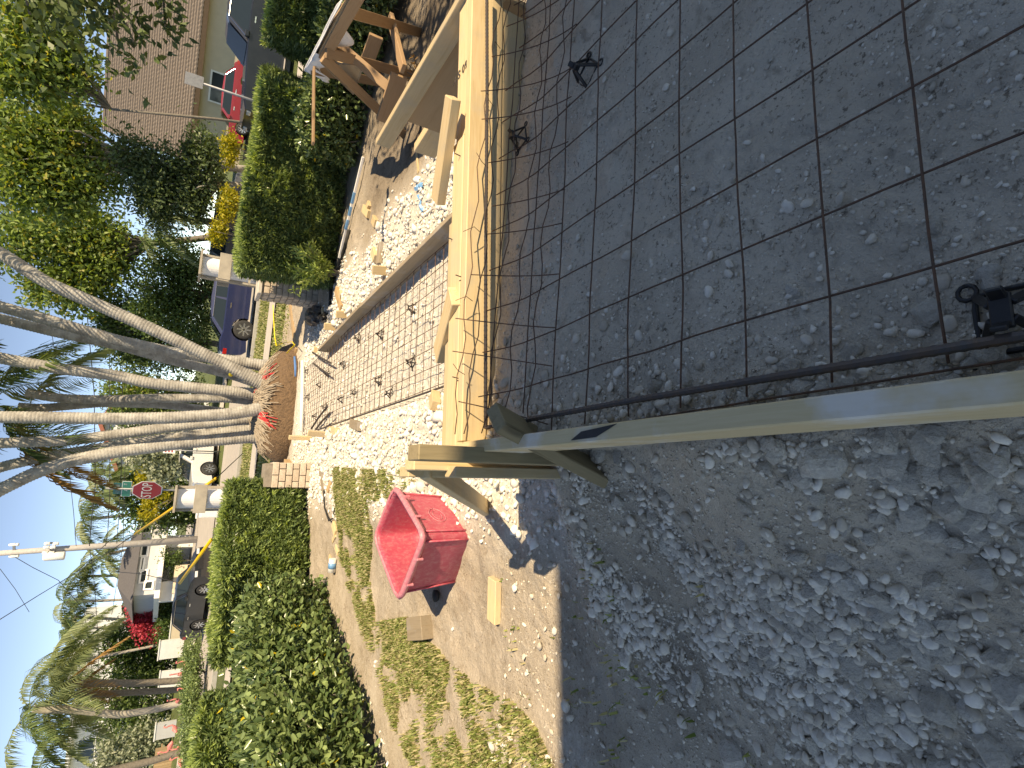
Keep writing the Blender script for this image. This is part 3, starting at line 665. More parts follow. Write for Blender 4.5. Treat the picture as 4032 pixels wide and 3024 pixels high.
# the corner: dark upright stake, raking stake over the board, lit stakes and kicker
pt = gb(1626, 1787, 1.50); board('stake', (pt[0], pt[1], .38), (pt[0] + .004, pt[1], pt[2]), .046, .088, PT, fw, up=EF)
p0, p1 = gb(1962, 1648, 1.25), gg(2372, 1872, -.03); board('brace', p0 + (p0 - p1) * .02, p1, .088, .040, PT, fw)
for (px0, py0, px1, py1, b0, mt) in [(1612, 1830, 1880, 1832, 1.72, PI_), (1590, 1858, 1700, 1860, 1.80, PI_), (1772, 1858, 1925, 1862, 1.66, PI_)]:
    q0, q1 = gb(px0, py0, b0), gb(px1, py1, b0); board('stake', (q0[0], q0[1], q0[2]), (q0[0], q0[1], min(q1[2], .42)), .036, .085, mt, fw, up=EF)
q0, q1 = gb(1672, 1835, 1.76), gg(1918, 2003, -.02); board('brace', q0, q1, .085, .038, PI_, fw)
board('block', L(.62, 2.0, .25), L(.62, 2.12, .25), .09, .09, PI_, fw)
for k, (a0, b0) in enumerate([(.35, 1.66), (.72, 1.66), (.9, 1.75), (1.22, 1.7)]):  # nails left standing
    MB().tube([L(a0, b0, .965), L(a0 + .003, b0, .99)], .0022, 6).build('nail', MATS['rebar_steel'], fw)

# ink stamp on the front board
def text_mesh(name, body, size, mat, parent, M, extrude=.0006):
    cu = bpy.data.curves.new(name, 'FONT'); cu.body = body; cu.size = size; cu.extrude = extrude; cu.align_x = 'CENTER'; cu.align_y = 'CENTER'; cu.resolution_u = 3
    to = bpy.data.objects.new(name, cu); COL.objects.link(to); dg = bpy.context.evaluated_depsgraph_get(); dg.update()
    me = bpy.data.meshes.new_from_object(to.evaluated_get(dg)); bpy.data.objects.remove(to)
    o = put(name, me, mat, parent); o.matrix_local = M; return o
def frame(x, y, z, c):
    return Matrix(((x[0], y[0], z[0], c[0]), (x[1], y[1], z[1], c[1]), (x[2], y[2], z[2], c[2]), (0, 0, 0, 1)))
simple('ink_dark', (.05, .04, .04), (.07, .06, .05), 20, .8, 0)
MB().prism([L(A_IN - .03, 1.02, .9705), L(A_IN - .012, .98, .9705), L(A_IN - .004, .86, .9705), L(A_IN - .018, .90, .9705), L(A_IN - .028, .93, .9705)], EZ * .0015).build('tar_smear', MATS['black_plastic'], fw)
bl = world_loc(fw); c_ = L(1.62, 1.7285, .9585) - bl
text_mesh('stamp', 'Z60 S.Y', .05, MATS['ink_dark'], fw, frame(EF, -ER, EZ, c_))

# ------------------------------------------------------------------ walkway form board and its stakes
wb = thing('walkway_form', 'long weathered form board along the right edge of the white walkway', 'form board', L(1.775, 4.6, .2))
board('board', L(1.795, 2.05, .285), L(1.765, 5.35, .285), .038, .16, PW, wb); board('board', L(1.785, 5.36, .28), L(1.735, 7.45, .275), .038, .15, PW, wb)
SCR = [  # upright or leaning stakes and scraps: pixel of top, pixel of foot, width, thickness, material, name, label
 ((1466, 1062), (1540, 1068), .085, .036, 'pine', 'stake', 'leaning pine stake behind the walkway form board, nearest the viewer'),
 ((1323, 1237), (1375, 1238), .085, .036, 'pine', 'stake', 'pine stake behind the walkway form board, farther from the viewer'),
 ((1276, 1285), (1332, 1288), .085, .036, 'pine', 'stake', 'pale stake at the far end of the walkway form board, beside the black bag'),
 ((1137, 1722), (1236, 1726), .06, .036, 'pine', 'stake', 'tall pale stake standing against the left side of the root ball'),
 ((1212, 1705), (1297, 1712), .07, .036, 'pine', 'stake', 'shorter pale stake just in front of the tall one at the root ball'),
 ((1235, 1376), (1262, 1378), .085, .04, 'pine', 'stake', 'stub of a stake at the far tip of the walkway form board')]
for pt_, pf, w_, h_, mt, nm, lb in SCR:
    f = gg(*pf, -.04); d = ray(*pt_); tp = CAMP + d * (np.linalg.norm(f[:2]) / np.linalg.norm(d[:2])); o = board(nm, f, tp, w_, h_, MATS[mt], up=(.3, 1, 0)); tag(o, lb, 'stake')
FLAT = [  # pieces lying on the ground: pixel ends, width, thickness, material, label
 ((1470, 985), (1478, 1020), .09, .04, 'pine', 'short pine offcut behind the walkway form board, left of the long offcut'), ((1500, 955), (1492, 1040), .09, .04, 'pine_weathered', 'longer pine offcut lying behind the walkway form board'),
 ((1432, 820), (1452, 845), .09, .04, 'pine', 'small pine block in the scrap heap right of the walkway'), ((1455, 800), (1440, 835), .085, .04, 'pine', 'pine scrap crossing another in the heap right of the walkway'), ((1470, 862), (1480, 882), .09, .04, 'pine', 'lone pine scrap beside the heap right of the walkway'),
 ((1325, 1140), (1345, 1215), .09, .04, 'plywood', 'reddish board lying near the brick pier right of the walkway'), ((1345, 1150), (1340, 1180), .10, .04, 'pine', 'short pale board beside the reddish board near the right pier'),
 ((1272, 1215), (1275, 1255), .08, .04, 'pine', 'short pine scrap beside the black plastic bag'),
 ((1385, 1665), (1418, 1680), .09, .05, 'pine_weathered', 'dark brown block at the left edge of the walkway'), ((1296, 1690), (1328, 1698), .08, .04, 'pine', 'wedge shaped pine offcut at the far left edge of the walkway'),
 ((1262, 1850), (1278, 1940), .09, .03, 'pine_weathered', 'grey board leaning on the soil by the left pier'), ((1290, 1935), (1305, 1895), .08, .03, 'plywood', 'small brown board crossing the grey one by the left pier'),
 ((1312, 2060), (1322, 2100), .08, .03, 'pine', 'pale thin offcut on the soil below the left hedge'), ((1322, 2105), (1310, 2130), .06, .02, 'pine', 'short splinter of pine below the left hedge'),
 ((1322, 2150), (1332, 2180), .06, .02, 'pine', 'yellowish splinter beside the tin below the left hedge'), ((1297, 2190), (1308, 2215), .05, .02, 'pine', 'thin splinter left of the tin below the left hedge'),
 ((1622, 2455), (1680, 2450), .085, .085, 'pine_weathered', 'right one of two square post offcuts lying side by side in the grass'), ((1625, 2495), (1684, 2490), .085, .085, 'pine_weathered', 'left one of two square post offcuts lying side by side in the grass'),
 ((1948, 2278), (1944, 2448), .088, .038, 'pine', 'orange pine offcut lying alone on the sunlit soil near the shadow edge'),
 ((1775, 195), (1800, 115), .10, .05, 'pine', 'pine block in the weeds beyond the right corner of the form'), ((1640, 600), (1648, 680), .03, .015, 'pine', 'thin lath stuck in the soil before the sawhorse table'),
 ((1142, 1190), (1166, 1385), .12, .04, 'plywood', 'long brown board lying across the far end of the walkway'), ((1128, 1830), (1150, 1880), .20, .10, 'plywood', 'reddish wooden block beside the root ball and left pier'),
 ((1710, 1555), (1714, 1600), .08, .06, 'pine', 'small pine block against the outside of the front formwork')]
for p, q, w_, h_, mt, lb in FLAT:
    p, q = gg(*p, h_ / 2 - .004), gg(*q, h_ / 2 - .004); o = board('wood_offcut', p, q, w_, h_, MATS[mt]); tag(o, lb, 'wood scrap', 'wood scraps around the site')
# level / strut, tin, bag, strips, hose
p, q = gg(1430, 618, .05), gg(1335, 1015, .05); lv = thing('spirit_level', 'long silver and blue straightedge lying below the right hedge', 'straightedge', p)
board('beam', p, q, .032, .03, MATS['tube_card'], lv); d_ = (q - p)
for s0, s1 in ((.33, .44), (.47, .56), (.60, .70)): board('blue_label', p + d_ * s0 + EZ * .002, p + d_ * s1 + EZ * .002, .034, .032, MATS['blue_plastic'], lv)
for (p, q, w_, lb) in [((1640, 742), (1665, 725), .05, 'crumpled blue plastic scrap on the soil'), ((1650, 770), (1664, 832), .03, 'narrow blue plastic strip on the soil')]:
    p, q = gg(*p, .012), gg(*q, .012); mb = MB(); n = 7; V = []
    for i in range(n):
        c_ = p + (q - p) * i / (n - 1); s_ = np.cross((q - p) / np.linalg.norm(q - p), EZ) * w_ / 2
        V += [c_ - s_ + EZ * .012 * math.sin(i * 2.1), c_ + EZ * (.014 + .012 * math.sin(i * 1.7 + 1)), c_ + s_ + EZ * .012 * math.cos(i * 1.3)]
    mb.add(V, [[i * 3 + j, (i + 1) * 3 + j, (i + 1) * 3 + j + 1, i * 3 + j + 1] for i in range(n - 1) for j in range(2)]); o = mb.build('plastic_strip', MATS['blue_plastic'], loc=p); tag(o, lb, 'plastic scrap')
p = gg(1323, 2225, .0); tin = thing('tin_can', 'white and blue tin lying on its side below the left hedge', 'can', p)
MB().lathe(p + EZ * .04, [(.03, -.07), (.04, -.07), (.04, .07), (.03, .07)], 14, 'x').build('body', MATS['paint_white'], tin, True); MB().lathe(p + EZ * .04, [(.0405, -.03), (.041, -.03), (.041, .03), (.0405, .03)], 14, 'x').build('label_band', MATS['blue_plastic'], tin, True)
def crumple(name, c, r, mat, seed, sq=.5):
    bm = bmesh.new(); bmesh.ops.create_icosphere(bm, subdivisions=3, radius=1.0); V = np.array([v.co[:] for v in bm.verts]); F = [[v.index for v in f.verts] for f in bm.faces]; bm.free()
    rr = .6 + .9 * fbm(V[:, 0] * 2.2 + seed, V[:, 1] * 2.2 + V[:, 2] * 3.1, seed, 3); V = V * rr[:, None] * np.array(r); V[:, 2] = np.maximum(V[:, 2], -.02)
    o = put(name, mesh_np(name, V, F=F), mat, loc=c); return o
o = crumple('plastic_bag', gg(1245, 1245, .04), (.16, .34, .14), MATS['black_plastic'], 3); tag(o, 'crumpled black plastic bag beside the far end of the walkway form', 'bag')
o = crumple('plastic_bag', gg(1278, 1250, .03), (.08, .10, .08), MATS['black_plastic'], 6); tag(o, 'small black plastic wrapper next to the larger bag', 'bag')
hp = [gg(1375, 905, .02), gg(1362, 960, .02), gg(1345, 1010, .02), gg(1335, 1050, .02), gg(1305, 1110, .02), gg(1300, 1180, .03), gg(1298, 1215, .03)]
o = MB().tube(hp, .022, 8).build('hose', MATS['rubber'], loc=hp[0], smooth=True); tag(o, 'black hose lying along the foot of the right hedge', 'hose')
hp = [gg(1275, 1930, .02), gg(1278, 2000, .02), gg(1295, 2050, .03), gg(1312, 2040, .02), gg(1318, 2000, .02)]
o = MB().tube(hp, .010, 8).build('cable', MATS['rubber'], loc=hp[0], smooth=True); tag(o, 'thin black cable curling on the soil below the left hedge', 'cable')
for k, (P, lb) in enumerate([([(1075, 1200), (1078, 1270), (1082, 1330), (1088, 1362)], 'taut yellow caution ribbon along the lawn right of the palms'), ([(1088, 1362), (1120, 1350), (1150, 1345), (1160, 1358), (1128, 1392)], 'tangled yellow caution ribbon tied at the end of the brown board')]):
    Q = [gg(x, y, .16 + .03 * math.sin(i * 2)) for i, (x, y) in enumerate(P)]; mb = MB()
    for i in range(len(Q) - 1): mb.bar(Q[i], Q[i + 1], .004, .018, up=(0, .4, 1))
    o = mb.build('caution_ribbon', MATS['yellow_tape'], loc=Q[0]); tag(o, lb, 'ribbon')

# ------------------------------------------------------------------ red tub
RIM = {'R': (-.735, 3.31), 'N': (-.885, 2.735), 'L': (-1.365, 3.0), 'F': (-1.16, 3.60)}
cx = np.mean([v for v in RIM.values()], axis=0); ZB, ZR = .20, .585
tub = thing('red_tub', 'dusty pinkish red plastic tub standing open on the soil', 'tub', (cx[0], cx[1], ZB))
def ring(scale, z, k=10.0, n=48, grow=0.0):
    out = []
    for i in range(n):
        a = 2 * math.pi * i / n + math.pi / 4; c, s_ = math.cos(a), math.sin(a); rr = (abs(c) ** k + abs(s_) ** k) ** (-1 / k); u, v = c * rr, s_ * rr
        p = ((1 - u) * (1 - v) * np.array(RIM['N']) + (1 + u) * (1 - v) * np.array(RIM['R']) + (1 + u) * (1 + v) * np.array(RIM['F']) + (1 - u) * (1 + v) * np.array(RIM['L'])) / 4
        d = p - cx; p = cx + d * scale + d / np.linalg.norm(d) * grow; out.append((p[0], p[1], z))
    return out
def rings(rs, close0=True, close1=True):
    mb = MB(); n = len(rs[0]); V = [p for r_ in rs for p in r_]; F = [[i * n + k, i * n + (k + 1) % n, (i + 1) * n + (k + 1) % n, (i + 1) * n + k] for i in range(len(rs) - 1) for k in range(n)]
    if close0: F.append(list(range(n))[::-1])
    if close1: F.append([(len(rs) - 1) * n + k for k in range(n)])
    return mb.add(V, F)
rings([ring(.80, ZB), ring(.83, ZB + .012), ring(.87, ZB + .15), ring(.93, ZR - .03), ring(.945, ZR - .005), ring(.93, ZR - .005, grow=-.006), ring(.925, ZR - .03, grow=-.006), ring(.86, ZB + .15, grow=-.006), ring(.81, ZB + .02, grow=-.006)]).build('body', MATS['tub_plastic'], tub, smooth=True)
rings([ring(.945, ZR - .02, grow=.004), ring(.96, ZR - .03, grow=.018), ring(.965, ZR - .012, grow=.022), ring(.955, ZR + .004, grow=.012), ring(.945, ZR + .002, grow=-.004), ring(.945, ZR - .02, grow=.004)], False, False).build('rim', MATS['tub_rim'], tub, smooth=True)
def edge_pt(A, B, u, z):
    f = (z - ZB) / (ZR - ZB); s_ = .83 + .115 * f; p = np.array(RIM[A]) * (1 - u) + np.array(RIM[B]) * u; d = p - cx; q = cx + d * s_ + d / np.linalg.norm(d) * .001; return np.array([q[0], q[1], z])
for A, B in (('N', 'R'), ('N', 'L')):
    for u in (.09, .90):
        mb = MB(); mb.tube([edge_pt(A, B, u, ZB + .02), edge_pt(A, B, u, ZB + .14), edge_pt(A, B, u, ZR - .04)], .006, 6); mb.build('rib', MATS['tub_plastic'], tub, True)
    for u in (.33, .70):
        p = edge_pt(A, B, u, ZR - .035); d = np.append((p[:2] - cx) / np.linalg.norm(p[:2] - cx), 0); MB().bar(p - EZ * .015 + d * .012, p + EZ * .025 + d * .012, .014, .05, up=d).build('lug', MATS['tub_rim'], tub, bevel=.003)
pc = edge_pt('N', 'R', .42, ZB + .2); ex = edge_pt('N', 'R', .9, ZB + .2) - edge_pt('N', 'R', .1, ZB + .2); ex /= np.linalg.norm(ex); ey = edge_pt('N', 'R', .42, ZB + .3) - edge_pt('N', 'R', .42, ZB + .1); ey /= np.linalg.norm(ey)
MB().tube([pc + (ex * .075 * math.cos(a) + ey * .05 * math.sin(a)) for a in np.linspace(0, 6.3, 26)], .0022, 5).build('emblem_ring', MATS['tub_rim'], tub, True)
MB().tube([pc + (ex * .05 * math.cos(a) + ey * .028 * math.sin(a)) for a in np.linspace(.4, 5.0, 20)], .002, 5).build('emblem_arc', MATS['tub_rim'], tub, True)
p = gg(1722, 2345, .012); o = MB().lathe(p, [(.0, 0), (.035, 0), (.04, .02), (.0, .03)], 12).build('rubber_cap', MATS['rubber'], loc=p, smooth=True); tag(o, 'small black rubber cap at the foot of the red tub', 'cap')

# ------------------------------------------------------------------ sawhorse table with cloth
BW = MATS['bench_wood']; ZT = 1.10
t0, t1 = gz(1252, 215, ZT), gz(1368, -10, ZT); ft = np.array([.75, 1.0, 0]); ft = ft / np.linalg.norm(ft)
ex = (t1 - t0) / np.linalg.norm(t1 - t0); t1 = t0 + ex * 1.3
tb = thing('sawhorse_table', 'brown timber sawhorse table with splayed legs before the right hedge', 'work table', (t0[0], t0[1], .22))
dep = gz(1206, 282, ZT) - t0; dep[2] = 0; DW = float(np.clip(np.linalg.norm(dep), .5, 1.3)); dn = dep / np.linalg.norm(dep)
MB().prism([t0, t0 + ex * 1.3, t0 + ex * 1.3 + dn * DW, t0 + dn * DW], EZ * -.022).build('table_top', MATS['plywood'], tb)
board('apron', t0 + dn * .03 - EZ * .055, t0 + ex * 1.3 + dn * .03 - EZ * .055, .038, .088, BW, tb)
def leg(pt_, zt_, pf, w_=.085, h_=.038, nm='leg', Y=None, pt3=None):
    f = gg(*pf, -.03) if not isinstance(pf, np.ndarray) else pf; tp = gz(*pt_, zt_); return board(nm, f, tp, w_, h_, BW, tb, up=(.5, 1, 0))
lg2 = leg((1282, 206), 1.07, (1680, 312)); lg1 = leg((1352, 40), 1.07, (1662, 131)); lg3 = leg((1272, 226), 1.08, (1602, 540))
f4 = gg(1602, 330, -.02) + dn * .15; board('leg', f4, t0 + ex * .05 + dn * DW * .9 - EZ * .03, .085, .038, BW, tb, up=(.5, 1, 0))
k0 = gz(1345, 138, .98) + dn * .25; k1 = gz(1540, 335, .52) + dn * .1; board('cross_brace', k0, k1, .085, .038, BW, tb, up=(.5, 1, 0))
a0 = gz(1255, 220, 1.06); a1 = gz(1436, 256, .74); a2 = gz(1392, 372, .72); a3 = gz(1266, 250, 1.05)
MB().prism([a0, a1, a2, a3], np.array([.25, .97, 0]) * .018).build('gusset', MATS['plywood'], tb)
board('stretcher', gz(1588, 272, .47), gz(1537, 66, .53), .085, .038, BW, tb); board('stretcher', gz(1572, 296, .47), gz(1512, 480, .47), .038, .15, BW, tb)
k0 = gz(1512, 110, .50) + dn * .3; k1 = gz(1466, 235, .50) + dn * .3; board('stretcher', k0, k1, .038, .14, BW, tb)
# the cloth: hangs over the edges
nx, ny = 40, 22; V = []
for j in range(ny):
    for i in range(nx):
        u, v = i / (nx - 1), j / (ny - 1); s_ = -.16 + u * 1.5; r_ = -.03 + v * (DW + .22); z = ZT + .016
        z += .012 * (fbm(u * 6, v * 5, 4) - .3) + .02 * max(0, math.sin(v * 9 + u * 3)) * .5
        if s_ < -.01: z -= 1.35 * (-.01 - s_) * (.7 + .5 * math.sin(v * 11)); s_ = -.01 + (s_ + .01) * .25
        if r_ > DW: z -= 1.2 * (r_ - DW) * (.8 + .3 * math.sin(u * 17)); r_ = DW + (r_ - DW) * .3
        p = t0 + ex * s_ + dn * r_; V.append((p[0], p[1], z))
cl = MB().add(V, [[j * nx + i, j * nx + i + 1, (j + 1) * nx + i + 1, (j + 1) * nx + i] for j in range(ny - 1) for i in range(nx - 1)]).build('white_cloth', MATS['cloth_white'], loc=t0, smooth=True); tag(cl, 'white cloth spread over the sawhorse table', 'cloth')
md = cl.modifiers.new('thick', 'SOLIDIFY'); md.thickness = .004
o = board('wood_lath', gz(1236, 268, ZT + .02), gz(1233, 566, ZT + .0), .045, .02, BW); tag(o, 'long thin lath sticking out left from under the white cloth', 'lath')
# ------------------------------------------------------------------ plants
leafmat('podocarpus', (.075, .130, .050), (.30, .40, .155), .38, .25)
leafmat('pale_and_lit_leaf', (.27, .38, .10), (.50, .60, .22), .42, .35)  # sunlit hedge tops painted as paler leaves; also the shrub's own light green
leafmat('broadleaf', (.065, .115, .045), (.27, .36, .15), .25, .22, yellow=(.62, .48, .05), yfrac=.008)
leafmat('tree_light', (.095, .165, .045), (.31, .42, .12), .5, .45, yellow=(.34, .32, .06), yfrac=.1)
leafmat('tree_mid', (.055, .11, .035), (.19, .27, .085), .5, .35)
leafmat('tree_dark', (.040, .07, .028), (.14, .20, .075), .5, .3)
leafmat('ficus', (.035, .075, .022), (.15, .24, .065), .4, .3)
leafmat('seagrape', (.16, .20, .13), (.42, .46, .34), .5, .3)
leafmat('croton', (.22, .25, .03), (.62, .50, .05), .5, .4)
leafmat('bougainvillea', (.45, .03, .07), (.68, .09, .14), .6, .4)
leafmat('palm_leaf', (.05, .095, .035), (.20, .27, .10), .45, .35)
leafmat('palm_leaf_pale', (.13, .18, .085), (.34, .39, .20), .5, .4)
leafmat('palm_leaf_dry', (.20, .10, .03), (.46, .26, .09), .7, .3)
simple('dark_core', (.014, .020, .008), (.025, .03, .014), 8, .95, .5, .05)
simple('bark_grey', (.20, .175, .145), (.12, .105, .085), 14, .9, .5, .02)
simple('bark_pale', (.40, .37, .32), (.27, .245, .21), 10, .9, .4, .02)

def leaf_mesh(P, D, ln, wd, rnd, curl=.12, six=False):
    """leaf blades from base P along D (arrays)"""
    n = len(P); r = rnd.normal(size=(n, 3)); S = np.cross(D, r); S /= np.linalg.norm(S, axis=1)[:, None] + 1e-9; N = np.cross(S, D)
    ln = np.broadcast_to(ln, (n,))[:, None]; wd = np.broadcast_to(wd, (n,))[:, None]
    if six:
        V = np.stack([P, P + D * ln * .35 + S * wd * .5 + N * ln * curl, P + D * ln * .75 + S * wd * .38 + N * ln * curl * .8, P + D * ln, P + D * ln * .75 - S * wd * .38 + N * ln * curl * .8, P + D * ln * .35 - S * wd * .5 + N * ln * curl], 1)
        k = np.arange(n)[:, None] * 6; return V.reshape(-1, 3), np.concatenate([k + [0, 1, 2, 3], k + [0, 3, 4, 5]])
    V = np.stack([P, P + D * ln * .5 + S * wd * .5 + N * ln * curl, P + D * ln, P + D * ln * .5 - S * wd * .5 + N * ln * curl], 1)
    return V.reshape(-1, 3), np.arange(n)[:, None] * 4 + [0, 1, 2, 3]
def unit(v): return v / (np.linalg.norm(v, axis=-1, keepdims=True) + 1e-9)
def whorls(P, A, n, ln, wd, r, spread=(.5, 1.15)):
    """rosettes of n narrow leaves round shoot tips P with axes A"""
    k = len(P); Pn = np.repeat(P, n, 0); An = np.repeat(A, n, 0); u = unit(np.cross(An, r.normal(size=An.shape))); th = r.uniform(*spread, len(Pn))[:, None]
    D = unit(An * np.cos(th) + u * np.sin(th)); Pn = Pn - An * r.uniform(0, .05, len(Pn))[:, None]
    return leaf_mesh(Pn, D, ln * r.uniform(.7, 1.2, len(Pn)), wd, r, .06)
def hedge(name, label, path, depth, height, style, seed, cluster=900, z0=.18, group=None, bulge=.05, endcap=True, hv=.05):
    """path: front foot line from left to right; depth behind it"""
    r = np.random.default_rng(seed); path = np.array(path, float); sl = np.linalg.norm(np.diff(path, axis=0), axis=1); cum = np.concatenate([[0], np.cumsum(sl)]); Ltot = cum[-1]
    def at(s_):
        x = np.interp(s_, cum, path[:, 0]); y = np.interp(s_, cum, path[:, 1]); e = .05; x1 = np.interp(np.minimum(s_ + e, Ltot), cum, path[:, 0]) - np.interp(np.maximum(s_ - e, 0), cum, path[:, 0]); y1 = np.interp(np.minimum(s_ + e, Ltot), cum, path[:, 1]) - np.interp(np.maximum(s_ - e, 0), cum, path[:, 1])
        t_ = unit(np.stack([x1, y1], -1)); return np.stack([x, y], -1), t_, np.stack([t_[..., 1], -t_[..., 0]], -1)     # point, tangent, outward (towards the viewer)
    c = path.mean(0); root = thing(name, label, 'hedge', (c[0], c[1], z0), group)
    hgt = lambda s_: height + hv * (fbm(s_ * 1.6, s_ * 0 + seed, seed) - .5) * 2
    # dark core box added inside to stop see-through
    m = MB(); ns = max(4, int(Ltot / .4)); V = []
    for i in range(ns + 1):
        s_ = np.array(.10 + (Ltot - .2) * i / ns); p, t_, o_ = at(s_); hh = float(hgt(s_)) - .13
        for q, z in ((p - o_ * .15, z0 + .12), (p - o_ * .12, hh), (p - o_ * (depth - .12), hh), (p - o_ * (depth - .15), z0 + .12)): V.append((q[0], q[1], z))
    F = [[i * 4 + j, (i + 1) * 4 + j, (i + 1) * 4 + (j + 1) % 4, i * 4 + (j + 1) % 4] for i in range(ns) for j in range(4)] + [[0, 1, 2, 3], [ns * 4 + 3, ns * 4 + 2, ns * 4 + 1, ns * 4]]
    m.add(V, F).build('dark_core', MATS['dark_core'], root)
    nf = int(cluster * Ltot * height); ntop = int(cluster * Ltot * depth * .9); ne = int(cluster * depth * height) if endcap else 0
    parts = []
    s_ = r.uniform(0, Ltot, nf); zz = z0 + .06 + (height - z0 - .06) * r.uniform(0, 1, nf) ** .8; p, t_, o_ = at(s_); bl_ = bulge * (fbm(s_ * 2.2, zz * 2.6, seed + 3, 3) - .5) * 4
    zz = z0 + (zz - z0) * hgt(s_) / height
    inw = r.exponential(.045, nf); under = sstep(.35, .0, zz - z0) * .10
    q = p + o_ * (bl_ - inw - under)[:, None]; parts.append((np.column_stack([q, zz]), np.column_stack([o_, np.full(nf, .35)])))
    s_ = r.uniform(0, Ltot, ntop); p, t_, o_ = at(s_); dd = r.uniform(0, depth, ntop); z = hgt(s_) + bulge * (fbm(s_ * 3, dd * 3, seed + 5, 3) - .5) * 3 - r.exponential(.03, ntop)
    q = p - o_ * dd[:, None]; parts.append((np.column_stack([q, z]), np.column_stack([o_ * .15, np.full(ntop, 1.0)])))
    for e_, sg in ((0.0, -1), (Ltot, 1)):
        if ne == 0: continue
        p, t_, o_ = at(np.full(ne, e_)); dd = r.uniform(0, depth, ne); z = z0 + .08 + (height - z0 - .08) * r.uniform(0, 1, ne)
        q = p - o_ * dd[:, None] + t_ * sg * (bulge * (fbm(dd * 3, z * 3, seed + 8) - .5) * 3 - r.exponential(.04, ne))[:, None]; parts.append((np.column_stack([q, z]), np.column_stack([t_ * sg, np.full(ne, .35)])))
    P = np.concatenate([a for a, _ in parts]); A = unit(np.concatenate([b_ for _, b_ in parts]) + r.normal(0, .42, (len(P), 3)))
    loc = np.array([c[0], c[1], z0])
    if style == 'podo':
        V, Q = whorls(P, A, 9, .10, .021, r); put('foliage', mesh_np('foliage', V - loc, quads=Q), MATS['podocarpus'], root)['kind'] = 'stuff'
        k = len(parts[0][0]); top = np.arange(k, k + len(parts[1][0])); sel = np.concatenate([top[r.uniform(size=len(top)) < .75], r.integers(0, k, int(k * .10))])
        V, Q = whorls(P[sel] + A[sel] * .03, A[sel], 8, .085, .019, r, (.25, .8)); put('lit_leaves', mesh_np('lit_leaves', V - loc, quads=Q), MATS['pale_and_lit_leaf'], root)['kind'] = 'stuff'  # lit top and scattered lit leaves, brightness put into the leaf colour
    else:
        n = 5; Pn = np.repeat(P, n, 0) + r.normal(0, .045, (len(P) * n, 3)); D = unit(np.repeat(A, n, 0) + r.normal(0, .75, (len(Pn), 3)))
        V, Q = leaf_mesh(Pn, D, r.uniform(.05, .085, len(Pn)), r.uniform(.026, .04, len(Pn)), r, .1, True); put('foliage', mesh_np('foliage', V - loc, quads=Q), MATS['broadleaf'], root)['kind'] = 'stuff'
        mb = MB()
        for i in r.integers(0, len(parts[0][0]), 130):
            p = P[i]; a_ = A[i]; mb.tube([p - a_ * .22 + EZ * -.1, p - a_ * .05, p + a_ * .05 + EZ * .02], [.006, .004, .002], 5)
        w_ = mb.build('twigs', MATS['bark_pale'], root); w_['kind'] = 'stuff'
    for i in range(max(3, int(Ltot / .5))):
        s_ = np.array(Ltot * (i + .5) / max(3, int(Ltot / .5))); p, t_, o_ = at(s_); q = p - o_ * .22; MB().tube([(q[0], q[1], z0 - .08), (q[0] + .02, q[1], z0 + .3)], [.022, .016], 6).build('stem', MATS['bark_grey'], root)
    return root
e1 = gz(832, 2600, 1.20)
hedge('podocarpus_hedge', 'clipped narrow leaved hedge left of the walkway, between the brick pier and the gap', [(e1[0] + .1, e1[1] - .35), (-2.62, 7.02), (-1.72, 7.98)], .85, 1.21, 'podo', 1, 1150, group='clipped hedges')
pL = [gg(1531, 3010), gg(1430, 2700), gg(1335, 2440), gg(1290, 2290)]
hedge('broadleaf_hedge', 'glossy round leaved hedge running along the left edge towards the viewer', [pL[0][:2] + (pL[0] - pL[1])[:2] * .9, pL[0][:2], pL[1][:2], pL[2][:2], pL[3][:2]], .75, 1.02, 'broad', 2, 560, z0=.2, group='clipped hedges', bulge=.08, hv=.10)
e3a, e3b = gz(815, 2730, 1.25), gz(800, 3060, 1.25)
hedge('podocarpus_hedge', 'clipped hedge at the left edge behind the glossy hedge, beyond the gap', [(e3b[0] - .5, e3b[1] - .3), (e3b[0] + .2, e3b[1] + .05), (e3a[0], e3a[1])], .7, 1.27, 'podo', 3, 900, z0=.1, group='clipped hedges')
hedge('podocarpus_hedge', 'largest clipped narrow leaved hedge, right of the walkway before the blue car', [(1.12, 7.72), (2.45, 7.72), (3.25, 7.22)], 1.0, 1.37, 'podo', 4, 1150, group='clipped hedges')
hedge('podocarpus_hedge', 'clipped hedge at the right edge behind the sawhorse table', [(3.78, 7.05), (4.9, 6.75), (6.4, 6.2)], .9, 1.40, 'podo', 5, 1000, group='clipped hedges')
hedge('broadleaf_hedge', 'low dark glossy shrub row between the sawhorse table and the clipped hedges', [(2.55, 7.15), (3.4, 6.55), (4.4, 5.95), (5.5, 5.4)], .55, .88, 'broad', 6, 560, z0=.2, group='clipped hedges', bulge=.10, hv=.12)

